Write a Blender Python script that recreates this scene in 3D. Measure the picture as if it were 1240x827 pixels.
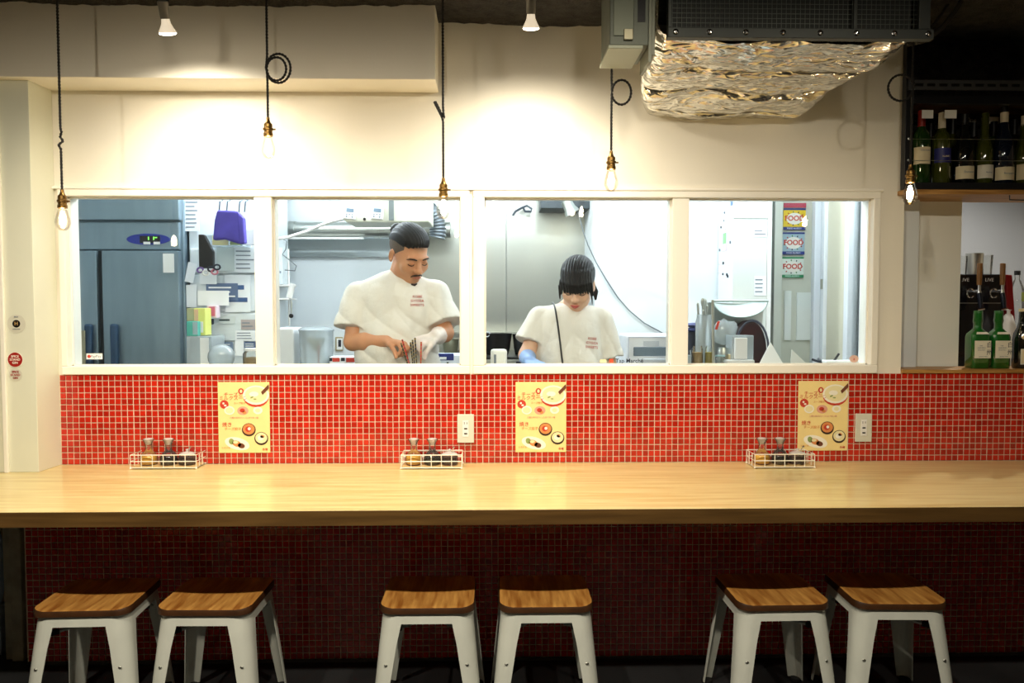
import bpy, bmesh, math, random
import numpy as np
from mathutils import Vector, Matrix, noise
from mathutils.bvhtree import BVHTree
for o in list(bpy.data.objects): bpy.data.objects.remove(o)
SC = bpy.context.scene; COL = SC.collection
PI = math.pi; R = math.radians
random.seed(7)
# ------------------------------------------------------------------ camera
CAM = Vector((0, -3.28, 1.43)); YAW, PITCH, FPX = 1.25, 2.6, 950.0
cd = bpy.data.cameras.new('camera'); cam = bpy.data.objects.new('camera', cd); COL.objects.link(cam)
cd.sensor_width = 36; cd.lens = FPX*36/1240; cd.clip_start = .02
cam.location = CAM; cam.rotation_euler = (R(90-PITCH), 0, R(-YAW))
SC.camera = cam
CROT = cam.rotation_euler.to_matrix()
# ------------------------------------------------------------------ world, exposure
w = bpy.data.worlds.new('world'); SC.world = w; w.use_nodes = True
w.node_tree.nodes['Background'].inputs[0].default_value = (1, .93, .8, 1)
w.node_tree.nodes['Background'].inputs[1].default_value = 0   # closed room: no sky
SC.view_settings.view_transform = 'Standard'; SC.view_settings.look = 'None'
SC.view_settings.gamma = 1; SC.view_settings.use_curve_mapping = False
SC.view_settings.exposure = 0.0
# lamp powers (the lamps themselves are built with their fixtures)
W_SPOT, W_ROOM, W_PEND, W_KIT, W_BAR = 62, 112, 1.2, 13, 58
WARM = (1, .84, .6); ROOMC = (1, .90, .72); COOL = (.86, .94, 1)

def ray(px, py):
    return CROT @ Vector(((px-620)/FPX, -(py-413.5)/FPX, -1))
def P(px, py, Y):                      # photo pixel on the upright plane at depth Y
    d = ray(px, py); return CAM + d*((Y-CAM.y)/d.y)
def G(px, py, z):                      # photo pixel on the level plane at height z
    d = ray(px, py); return CAM + d*((z-CAM.z)/d.z)
# ------------------------------------------------------------------ materials
def lin(c):
    if isinstance(c, str):
        c = [int(c[i:i+2], 16)/255 for i in (0, 2, 4)]
    return tuple((x/12.92 if x <= .04045 else ((x+.055)/1.055)**2.4) for x in c)
MATS = {}
def mat(name, col=None, rough=.5, metal=0, spec=.5, vary=0, vscale=8, bump=0, bscale=60, stretch=(1, 1, 1), emit=0, ecol=None, col2=None, coat=0, island=0, sub=0, lo=.35, hi=.65, bdist=.01, sheen=0):
    if name in MATS: return MATS[name]
    m = bpy.data.materials.new(name); m.use_nodes = True; nt = m.node_tree; N = nt.nodes; L = nt.links
    b = N['Principled BSDF']; c = lin(col)
    b.inputs['Base Color'].default_value = (*c, 1); b.inputs['Roughness'].default_value = rough
    b.inputs['Metallic'].default_value = metal; b.inputs['Specular IOR Level'].default_value = spec
    b.inputs['Coat Weight'].default_value = coat
    if sub: b.inputs['Subsurface Weight'].default_value = sub; b.inputs['Subsurface Scale'].default_value = .01
    if sheen: b.inputs['Sheen Weight'].default_value = sheen
    if emit:
        b.inputs['Emission Color'].default_value = (*lin(ecol or col), 1); b.inputs['Emission Strength'].default_value = emit
    if vary or bump or col2:
        tc = N.new('ShaderNodeTexCoord'); mp = N.new('ShaderNodeMapping'); mp.inputs['Scale'].default_value = stretch
        L.new(tc.outputs['Object'], mp.inputs['Vector'])
    if vary or col2:
        n = N.new('ShaderNodeTexNoise'); n.inputs['Scale'].default_value = vscale; n.inputs['Detail'].default_value = 5
        L.new(mp.outputs[0], n.inputs['Vector'])
        r = N.new('ShaderNodeValToRGB'); r.color_ramp.elements[0].position = lo; r.color_ramp.elements[1].position = hi
        c2 = lin(col2) if col2 else tuple(x*(1-vary) for x in c)
        r.color_ramp.elements[0].color = (*c2, 1); r.color_ramp.elements[1].color = (*c, 1)
        L.new(n.outputs['Fac'], r.inputs[0]); L.new(r.outputs[0], b.inputs['Base Color'])
    if island:
        g = N.new('ShaderNodeNewGeometry'); oi = N.new('ShaderNodeObjectInfo'); ad = N.new('ShaderNodeMath'); ad.operation = 'ADD'
        fr = N.new('ShaderNodeMath'); fr.operation = 'FRACT'
        L.new(g.outputs['Random Per Island'], ad.inputs[0]); L.new(oi.outputs['Random'], ad.inputs[1]); L.new(ad.outputs[0], fr.inputs[0])
        r = N.new('ShaderNodeValToRGB')
        r.color_ramp.elements[0].color = (*[x*(1-island) for x in c], 1); r.color_ramp.elements[1].color = (*[min(1, x*(1+island)) for x in c], 1)
        L.new(fr.outputs[0], r.inputs[0]); L.new(r.outputs[0], b.inputs['Base Color'])
    if bump:
        n2 = N.new('ShaderNodeTexNoise'); n2.inputs['Scale'].default_value = bscale; n2.inputs['Detail'].default_value = 4
        L.new(mp.outputs[0], n2.inputs['Vector'])
        bp = N.new('ShaderNodeBump'); bp.inputs['Strength'].default_value = bump; bp.inputs['Distance'].default_value = bdist
        L.new(n2.outputs['Fac'], bp.inputs['Height']); L.new(bp.outputs[0], b.inputs['Normal'])
    MATS[name] = m; return m
def glassmat(name, tint=(1, 1, 1), refl=1.0, rough=.0, base=.0, ior=1.5, milk=0, milkcol=(1, 1, 1)):
    """thin clear pane: see-through, with a Fresnel mirror on top and a little milky haze where wanted"""
    m = bpy.data.materials.new(name); m.use_nodes = True; nt = m.node_tree; N = nt.nodes; L = nt.links; N.clear()
    out = N.new('ShaderNodeOutputMaterial'); t = N.new('ShaderNodeBsdfTransparent'); t.inputs[0].default_value = (*tint, 1)
    g = N.new('ShaderNodeBsdfGlossy'); g.inputs['Roughness'].default_value = rough
    f = N.new('ShaderNodeFresnel'); f.inputs[0].default_value = ior
    ml = N.new('ShaderNodeMath'); ml.operation = 'MULTIPLY_ADD'; ml.inputs[1].default_value = refl; ml.inputs[2].default_value = base
    L.new(f.outputs[0], ml.inputs[0])
    first = t.outputs[0]
    if milk:
        d = N.new('ShaderNodeBsdfDiffuse'); d.inputs[0].default_value = (*milkcol, 1)
        mm = N.new('ShaderNodeMixShader'); mm.inputs[0].default_value = milk; L.new(t.outputs[0], mm.inputs[1]); L.new(d.outputs[0], mm.inputs[2]); first = mm.outputs[0]
    mx = N.new('ShaderNodeMixShader'); L.new(ml.outputs[0], mx.inputs[0]); L.new(first, mx.inputs[1]); L.new(g.outputs[0], mx.inputs[2])
    L.new(mx.outputs[0], out.inputs[0]); MATS[name] = m; return m
def emat(name, col, s):
    m = bpy.data.materials.new(name); m.use_nodes = True; nt = m.node_tree; N = nt.nodes; N.clear()
    out = N.new('ShaderNodeOutputMaterial'); e = N.new('ShaderNodeEmission'); e.inputs[0].default_value = (*col, 1); e.inputs[1].default_value = s
    nt.links.new(e.outputs[0], out.inputs[0]); MATS[name] = m; return m
# ------------------------------------------------------------------ mesh building
class MB:
    def __init__(s): s.v = []; s.f = []; s.m = []
    def add(s, vs, fs, mi=0):
        b = len(s.v); s.v += [tuple(v) for v in vs]; s.f += [tuple(b+i for i in f) for f in fs]; s.m += [mi]*len(fs); return s
    def box(s, lo, hi, mi=0, rot=None, c=None):
        x0, y0, z0 = lo; x1, y1, z1 = hi
        vs = [Vector(p) for p in ((x0,y0,z0),(x1,y0,z0),(x1,y1,z0),(x0,y1,z0),(x0,y0,z1),(x1,y0,z1),(x1,y1,z1),(x0,y1,z1))]
        if rot is not None:
            c = Vector(c) if c is not None else sum(vs, Vector())/8
            vs = [c + rot @ (v-c) for v in vs]
        return s.add(vs, [(0,3,2,1),(4,5,6,7),(0,1,5,4),(1,2,6,5),(2,3,7,6),(3,0,4,7)], mi)
    def tube(s, pts, r, n=8, mi=0, caps=True, closed=False):
        pts = [Vector(p) for p in pts]; k = len(pts); rs = r if isinstance(r, (list, tuple)) else [r]*k
        t0 = (pts[1]-pts[0]).normalized(); a = Vector((0, 0, 1)) if abs(t0.z) < .9 else Vector((1, 0, 0))
        u = t0.cross(a).normalized(); vs = []; 
        for i in range(k):
            if closed: t = (pts[(i+1) % k]-pts[i-1]).normalized()
            else: t = (pts[min(i+1, k-1)]-pts[max(i-1, 0)]).normalized()
            u = (u - t*u.dot(t)); u = u.normalized() if u.length > 1e-6 else t.orthogonal().normalized()
            w_ = t.cross(u)
            for j in range(n):
                q = 2*PI*j/n; vs.append(pts[i] + (u*math.cos(q)+w_*math.sin(q))*rs[i])
        fs = []
        for i in range(k if closed else k-1):
            i2 = (i+1) % k
            for j in range(n):
                j2 = (j+1) % n; fs.append((i*n+j, i*n+j2, i2*n+j2, i2*n+j))
        if caps and not closed: fs += [tuple(range(n-1, -1, -1)), tuple((k-1)*n+j for j in range(n))]
        return s.add(vs, fs, mi)
    def cyl(s, a, b, r, r2=None, n=16, mi=0): return s.tube([a, b], [r, r if r2 is None else r2], n, mi)
    def lathe(s, prof, c=(0, 0, 0), n=20, mi=0, rot=None, sx=1, sy=1):
        c = Vector(c); vs = []; fs = []; k = len(prof)
        for (r, z) in prof:
            for j in range(n):
                q = 2*PI*j/n; p = Vector((r*math.cos(q)*sx, r*math.sin(q)*sy, z)); vs.append(c + (rot @ p if rot is not None else p))
        for i in range(k-1):
            for j in range(n):
                j2 = (j+1) % n; fs.append((i*n+j, i*n+j2, (i+1)*n+j2, (i+1)*n+j))
        if prof[0][0] > 1e-5: fs.append(tuple(range(n-1, -1, -1)))
        if prof[-1][0] > 1e-5: fs.append(tuple((k-1)*n+j for j in range(n)))
        return s.add(vs, fs, mi)
    def ell(s, c, r, n=14, m=9, mi=0, rot=None):
        c = Vector(c); vs = []; fs = []
        for i in range(m+1):
            a = -PI/2+PI*i/m
            for j in range(n):
                q = 2*PI*j/n; p = Vector((r[0]*math.cos(a)*math.cos(q), r[1]*math.cos(a)*math.sin(q), r[2]*math.sin(a)))
                vs.append(c + (rot @ p if rot is not None else p))
        for i in range(m):
            for j in range(n):
                j2 = (j+1) % n; fs.append((i*n+j, i*n+j2, (i+1)*n+j2, (i+1)*n+j))
        return s.add(vs, fs, mi)
    def prism(s, poly, d, mi=0):        # poly: 3-D outline, d: extrusion vector
        d = Vector(d); poly = [Vector(p) for p in poly]; n = len(poly)
        return s.add(poly+[p+d for p in poly], [tuple(range(n)), tuple(range(2*n-1, n-1, -1))]+[(i, n+i, n+(i+1) % n, (i+1) % n) for i in range(n)], mi)
    def disc(s, c, rx, rz, y, n=20, mi=0, rot=0, d=.0004):   # flat print, facing -Y
        pts = []
        for j in range(n):
            q = 2*PI*j/n; a, b = rx*math.cos(q), rz*math.sin(q)
            pts.append((c[0]+a*math.cos(rot)-b*math.sin(rot), y, c[1]+a*math.sin(rot)+b*math.cos(rot)))
        return s.prism(pts, (0, d, 0), mi)
    def shift(s, d):
        s.v = [(x+d[0], y+d[1], z+d[2]) for x, y, z in s.v]; return s
    def xf(s, M):
        s.v = [tuple(M @ Vector(p)) for p in s.v]; return s
def clean(me, weld=True):
    bm = bmesh.new(); bm.from_mesh(me)
    if weld: bmesh.ops.remove_doubles(bm, verts=bm.verts, dist=1e-6)
    bmesh.ops.recalc_face_normals(bm, faces=bm.faces); bm.to_mesh(me); bm.free()
def mesh(name, mb, mats, smooth=False, fix=True):
    me = bpy.data.meshes.new(name); me.from_pydata(mb.v, [], mb.f)
    for m in (mats if isinstance(mats, (list, tuple)) else [mats]): me.materials.append(m)
    if any(mb.m): me.polygons.foreach_set('material_index', mb.m)
    if fix: clean(me, False)
    if smooth: me.polygons.foreach_set('use_smooth', [True]*len(me.polygons)); me.set_sharp_from_angle(angle=R(smooth if smooth > 1 else 40))
    me.update(); return me
def tag(o, label=None, cat=None, group=None, kind=None):
    if label: o['label'] = label
    if cat: o['category'] = cat
    if group: o['group'] = group
    if kind: o['kind'] = kind
    return o
def org(p):
    v = Vector()
    while p: v += p.location; p = p.parent
    return v
def obj(name, mb, mats, parent=None, smooth=False, bevel=0, world=False, seg=2, loc=None, fix=True):
    """one mesh object; world=True: coordinates are in the room and are moved into the parent's frame; loc: origin for a top-level mesh"""
    if world and parent: mb.shift(-org(parent))
    if loc is not None and not parent: mb.shift(-Vector(loc))
    o = bpy.data.objects.new(name, mb if isinstance(mb, bpy.types.Mesh) else mesh(name, mb, mats, smooth, fix)); COL.objects.link(o)
    if loc is not None: o.location = loc
    if parent: o.parent = parent
    if bevel:
        b = o.modifiers.new('edge', 'BEVEL'); b.width = bevel; b.segments = seg; b.limit_method = 'ANGLE'; b.angle_limit = R(40)
    return o
def empty(name, loc=(0, 0, 0), label=None, cat=None, group=None, rz=0):
    o = bpy.data.objects.new(name, None); COL.objects.link(o); o.location = loc; o.rotation_euler.z = rz; o.empty_display_size = .05
    return tag(o, label, cat, group)
def copy_tree(o, parent=None):
    c = o.copy(); COL.objects.link(c); c.parent = parent
    for ch in list(o.children): copy_tree(ch, c)
    return c
def struct(o): o['kind'] = 'structure'; return o
def text(name, body, size, loc, m, parent=None, rot=(PI/2, 0, 0), align='CENTER', world=False, ext=.0003, sx=1, asmesh=False, spacing=1, line=1, bold=0):
    cu = bpy.data.curves.new(name, 'FONT'); cu.body = body; cu.size = size; cu.align_x = align; cu.align_y = 'CENTER'; cu.extrude = ext
    cu.space_character = spacing; cu.space_line = line; cu.resolution_u = 3; cu.offset = bold
    t = bpy.data.objects.new(name, cu); COL.objects.link(t); bpy.context.view_layer.update()
    me = bpy.data.meshes.new_from_object(t.evaluated_get(bpy.context.evaluated_depsgraph_get()))
    bpy.data.objects.remove(t); bpy.data.curves.remove(cu)
    from mathutils import Euler
    M = Euler(rot).to_matrix().to_4x4() @ Matrix.Diagonal((sx, 1, 1, 1))
    me.transform(M); me.materials.clear(); me.materials.append(m)
    if asmesh: return me
    o = bpy.data.objects.new(name, me); COL.objects.link(o)
    o.location = Vector(loc) - (org(parent) if (world and parent) else Vector())
    if parent: o.parent = parent
    return o
def lamp(kind, name, loc, power, col, parent=None, size=.05, target=None, spot=90, blend=.6, sizey=None, world=True):
    l = bpy.data.lights.new(name, kind); l.energy = power; l.color = col
    if kind == 'AREA':
        l.size = size
        if sizey: l.shape = 'RECTANGLE'; l.size_y = sizey
    else: l.shadow_soft_size = size
    if kind == 'SPOT': l.spot_size = R(spot); l.spot_blend = blend
    o = bpy.data.objects.new(name, l); COL.objects.link(o)
    o.location = Vector(loc) - (org(parent) if (parent and world) else Vector())
    if target is not None: o.rotation_euler = (Vector(target)-Vector(loc)).to_track_quat('-Z', 'Y').to_euler()
    if parent: o.parent = parent
    return o
# ------------------------------------------------------------------ the palette
wall_w = mat('painted_wall', 'efe9da', .55, bump=.05, bscale=90, vary=.03, vscale=2)
trim_w = mat('white_trim', 'f3efe4', .35)
grout = mat('grout', 'e6d6bd', .8)
tile_r = mat('red_tile', 'b52414', .16, coat=.3, island=.22)
black = mat('black_metal', '15161a', .42, .2)
blackp = mat('black_plastic', '0b0b0d', .35)
steel = mat('stainless', 'b9bbb4', .36, 1, bump=.12, bscale=40, stretch=(1, 1, 60), bdist=.002)
chrome = mat('chrome', 'd8d8d8', .12, 1)
brass = mat('aged_brass', '8a6a38', .35, .9, vary=.5, vscale=60)
white_p = mat('white_plastic', 'eceae6', .35)
paper = mat('paper', 'f2f2ef', .75)
shirt_m = mat('shirt_cotton', 'dcd7cd', .9, bump=.35, bscale=16, bdist=.02)
red_ink = mat('red_print', 'c8402e', .6); dark_ink = mat('dark_print', '1c2230', .6); grey_ink = mat('grey_print', '7c8590', .6)
gold_lbl = mat('cream_label', 'e7d9b4', .6); wood_c = mat('oak_sill', 'b98a4c', .45, col2='8f6431', vscale=5, stretch=(1.5, 18, 18))
# ================================================================== the setting
ZC = .77                                   # counter height
ZT = ZC+.375                               # top of the mosaic
YL = -.17                                  # front of the lower wall
XR = P(1093, 340, 0).x                     # right end of the white wall
CEIL = 2.585
floor_m = mat('dark_floor', '2b2c2e', .5, vary=.45, vscale=3, bump=.1, bscale=120)
fl = MB().box((-3.3, -5.2, -.1), (3.6, 0.02, 0)); fl.box((XR-.05, 0.02, -.1), (3.6, 1.6, 0)); struct(obj('floor', fl, floor_m))
# --- back wall: white plaster with the hole for the windows
hx0, hx1 = P(74, 340, 0).x, P(1063, 340, 0).x
hz1 = P(600, 231, 0).z
wb = MB()
wb.box((-3.3, 0, ZT), (hx0, .12, CEIL+.05)); wb.box((hx0, 0, hz1), (hx1, .12, CEIL+.05)); wb.box((hx1, 0, ZT), (XR, .12, CEIL+.05))
wall_back = struct(obj('wall_back', wb, wall_w))
# board behind the upper mosaic, with its tiles
mx0, mx1 = P(73, 500, 0).x, 2.75
ub = MB().box((-3.3, .0, 0), (3.2, .12, ZT))
wall_mosaic = struct(obj('wall_mosaic', ub, grout))
def tile_mesh(s=.0215, d=.0035, c=.0012):
    a = s/2; b = a-c
    vs = [(-a, 0, -a), (a, 0, -a), (a, 0, a), (-a, 0, a), (-a, -d+c, -a), (a, -d+c, -a), (a, -d+c, a), (-a, -d+c, a), (-b, -d, -b), (b, -d, -b), (b, -d, b), (-b, -d, b)]
    fs = [(8, 9, 10, 11)]+[(i, (i+1) % 4, 4+(i+1) % 4, 4+i) for i in range(4)]+[(4+i, 4+(i+1) % 4, 8+(i+1) % 4, 8+i) for i in range(4)]
    return vs, fs
TV, TF = tile_mesh()
tm = MB().add(TV, TF); tile_me = mesh('tile', tm, tile_r)
def mosaic(parent, x0, x1, z0, z1, y, single, pitch=.025):
    rnd = random.Random(3); big = MB(); nx = int((x1-x0)/pitch+.4); nz = int((z1-z0)/pitch+.4); cnt = 0
    for i in range(nx):
        for k in range(nz):
            x = x0+(i+.5)*pitch+rnd.uniform(-.0004, .0004)+(.0006 if (i//12) % 2 else 0); z = z0+(k+.5)*pitch+rnd.uniform(-.0004, .0004); yy = y+rnd.uniform(-.0004, .0003)
            if cnt < single:
                o = bpy.data.objects.new('tile', tile_me); COL.objects.link(o); o.parent = parent; o.location = (x, yy, z); cnt += 1
            else:
                t1, t2 = rnd.uniform(-.012, .012), rnd.uniform(-.012, .012)
                big.add([(x+a, yy+b+a*t1+c*t2, z+c) for a, b, c in TV], TF)
    o = obj('mosaic_tiles', big, tile_r, parent); o['kind'] = 'stuff'
mosaic(wall_mosaic, mx0+.002, mx1, ZC, ZT, 0, 300)
# lower wall under the counter
lx0 = P(32, 700, YL).x
lw = MB().box((lx0-.004, YL, 0), (3.2, -.001, ZC-.052)); wall_low = struct(obj('wall_counter_front', lw, grout))
mosaic(wall_low, lx0, 2.75, .012, ZC-.05, YL, 0, .0253)
base = MB().box((lx0, YL-.006, 0), (3.2, YL, .012)); struct(obj('baseboard_counter', base, mat('base_strip', '4a4440', .6)))
# --- left pilaster, its angled return and the box beam above
YP = -.15; YB = -.19
a_t, b_t = P(36, 340, YP).x, P(75, 340, 0).x
pil = MB(); 
pil.prism([(-3.3, YP, ZC), (P(45, 500, YP).x, YP, ZC), (mx0, 0.0, ZC), (-3.3, 0, ZC)], (0, 0, CEIL-ZC))
struct(obj('wall_left', pil, mat('pilaster_paint', 'dfe0cd', .6, vary=.04, vscale=3), bevel=.002))
tr = MB().box((P(4, 340, YP).x-.012, YP-.012, ZC), (P(4, 340, YP).x+.004, YP, P(4, 97, YP).z)); struct(obj('trim_1', tr, trim_w, bevel=.002))
zb = P(300, 95, YB).z; bx1 = P(527, 60, YB).x
bm_ = MB().box((-3.3, YB, zb), (bx1, -.0005, CEIL+.04)); struct(obj('trim_2', bm_, wall_w, bevel=.003))
# post below the counter
pa, pb = P(9, 700, -.1), P(33, 700, -.1)
ps = MB().box((pa.x, -.125, 0), (pb.x-.03, -.09, ZC-.05)).box((pb.x-.045, -.14, 0), (pb.x-.0005, -.09, ZC-.05))
struct(obj('trim_4', ps, mat('scuffed_post', 'a3a08e', .7, vary=.3, vscale=20), bevel=.003))
# --- ceiling: black sprayed rough coat
def rough_grid(x0, x1, y0, y1, z, n, amp):
    mb = MB(); vs = []; fs = []; nx = max(2, int((x1-x0)/n)); ny = max(2, int((y1-y0)/n))
    for i in range(nx+1):
        for j in range(ny+1):
            x = x0+(x1-x0)*i/nx; y = y0+(y1-y0)*j/ny
            h = noise.noise((x*9, y*9, 1))*.7+noise.noise((x*27, y*27, 5))*.5+noise.noise((x*2, y*2, 9))*.8
            vs.append((x, y, z+amp*h))
    for i in range(nx):
        for j in range(ny): fs.append((i*(ny+1)+j, i*(ny+1)+j+1, (i+1)*(ny+1)+j+1, (i+1)*(ny+1)+j))
    return mb.add(vs, fs)
ceil_m = mat('sprayed_ceiling', '3b3733', .9, vary=.6, vscale=30, bump=1, bscale=120, bdist=.02)
struct(obj('ceiling', rough_grid(-3.3, 3.6, -5.2, .0, CEIL, .025, .012), ceil_m, smooth=60))
struct(obj('ceiling_bar', rough_grid(XR, 3.6, .0, 1.6, CEIL, .025, .014), ceil_m, smooth=60))
sb = MB().box((-3.4, -5.3, CEIL+.03), (3.7, 2.6, CEIL+.15)); struct(obj('ceiling_slab', sb, ceil_m))
# --- the rest of the dining room, behind the viewer
room_m = mat('room_wall', 'cfc6b2', .7)
struct(obj('wall_rear', MB().box((-3.3, -5.3, 0), (3.6, -5.2, CEIL+.05)), room_m))
struct(obj('wall_side_left', MB().box((-3.4, -5.3, 0), (-3.3, .1, CEIL+.05)), room_m))
struct(obj('wall_side_right', MB().box((3.6, -5.3, 0), (3.7, 1.6, CEIL+.05)), room_m))
# --- the windows into the kitchen: two units of two panes
pane_m = glassmat('window_glass', (.97, .985, .98), .9, 0, .0)
def window(name, x0, x1, panes, label):
    w_ = struct(empty(name, (P((x0+x1)/2, 340, 0).x, 0, ZT)))
    zt, zb_ = hz1, ZT; g0, g1 = P(600, 442, .02).z, P(600, 240, .02).z
    xs = [P(x0, 340, 0).x]+[P(v, 340, .02).x for p in panes for v in p]+[P(x1, 340, 0).x]
    fr = MB(); Y0, Y1 = -.014, .1
    fr.box((xs[0], Y0, zb_+.001), (xs[-1], Y1, g0)); fr.box((xs[0], Y0, g1), (xs[-1], Y1, zt))
    fr.box((xs[0], Y0, g0), (xs[1], Y1, g1)); fr.box((xs[-2], Y0, g0), (xs[-1], Y1, g1))
    obj('frame', fr, trim_w, w_, world=True, bevel=.003)
    mu = MB().box((xs[2], Y0+.006, g0), (xs[3], Y1, g1)); obj('mullion', mu, trim_w, w_, world=True, bevel=.002)
    for a, b in ((xs[1], xs[2]), (xs[3], xs[4])):
        gl = MB().box((a+.0005, .03, g0+.0005), (b-.0005, .036, g1-.0005)); p = obj('pane', gl, pane_m, w_, world=True)
        bd = MB()
        for q in ((a, b, g0, g0+.006), (a, b, g1-.006, g1), (a, a+.006, g0, g1), (b-.006, b, g0, g1)): bd.box((q[0]+.0004, .022, q[2]+.0004), (q[1]-.0004, .0298, q[3]-.0004))
        obj('glazing_bead', bd, trim_w, p, world=True)
    return w_
win1 = window('window_1', 74, 569, ((85, 311), (332, 558)), 'left')
win2 = window('window_2', 573, 1063, ((587, 812), (832, 1052)), 'right')
cs = MB().box((hx0-.02, -.018, hz1), (hx1+.01, -.0005, hz1+.012)); struct(obj('trim_5', cs, trim_w, bevel=.003))
gp = MB().box((P(569, 340, 0).x, .0, ZT), (P(573, 340, 0).x, .1, hz1)); struct(obj('trim_6', gp, trim_w))
# --- counter
cnt_m = mat('ash_counter', 'e2d096', .3, col2='ccb070', vscale=3.2, stretch=(1.1, 16, 16), lo=.3, hi=.7, coat=.25, bump=.04, bscale=12)
cf = -.765
e = empty('counter', (0, -.38, ZC-.05), 'long light wooden counter running along the red mosaic wall', 'counter')
obj('worktop', MB().box((-3.28, cf+.004, ZC-.05), (3.3, -.004, ZC)), cnt_m, e, bevel=.002, world=True)
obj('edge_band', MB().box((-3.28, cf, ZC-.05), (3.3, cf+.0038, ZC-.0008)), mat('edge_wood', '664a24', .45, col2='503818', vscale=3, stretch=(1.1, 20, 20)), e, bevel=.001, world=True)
# --- kitchen shell
KF = .12; KC = 2.46; YK = 2.0
kw = mat('kitchen_wall', 'e6ecef', .45); kfl = mat('kitchen_floor', '6c6f70', .5, vary=.3, vscale=6)
XP = 1.99
struct(obj('floor_kitchen', MB().box((-2.75, .12, KF-.1), (XP, YK, KF)), kfl))
struct(obj('ceiling_kitchen', MB().box((-2.75, .12, KC), (XR-.035, YK+.1, KC+.1)).box((XR-.035, .275, KC), (XP+.06, YK+.1, KC+.1)), kw))
struct(obj('wall_kitchen_left', MB().box((-2.85, .12, 0), (-2.75, YK+.1, KC)), kw))
sx0, sx1 = P(478, 340, YK).x, P(728, 340, YK).x
struct(obj('wall_kitchen_back', MB().box((-2.75, YK, 0), (sx0, YK+.1, KC)).box((sx1, YK, 0), (XP+.06, YK+.1, KC)).box((sx0, YK+.03, 0), (sx1, YK+.1, KC)), kw))
c = P(0, 690, -.04); tag(obj('pale_bag', MB().ell((c.x-.06, -.05, .36), (.09, .03, .24), 16, 12).box((c.x-.14, -.08, .0), (c.x+.02, -.02, .2)), mat('pale_blue_bag', '9fb6cc', .6, vary=.3, vscale=12), smooth=50, loc=(c.x-.06, -.05, 0)), 'pale blue bag standing on the floor behind the scuffed end post', 'bag')
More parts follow.
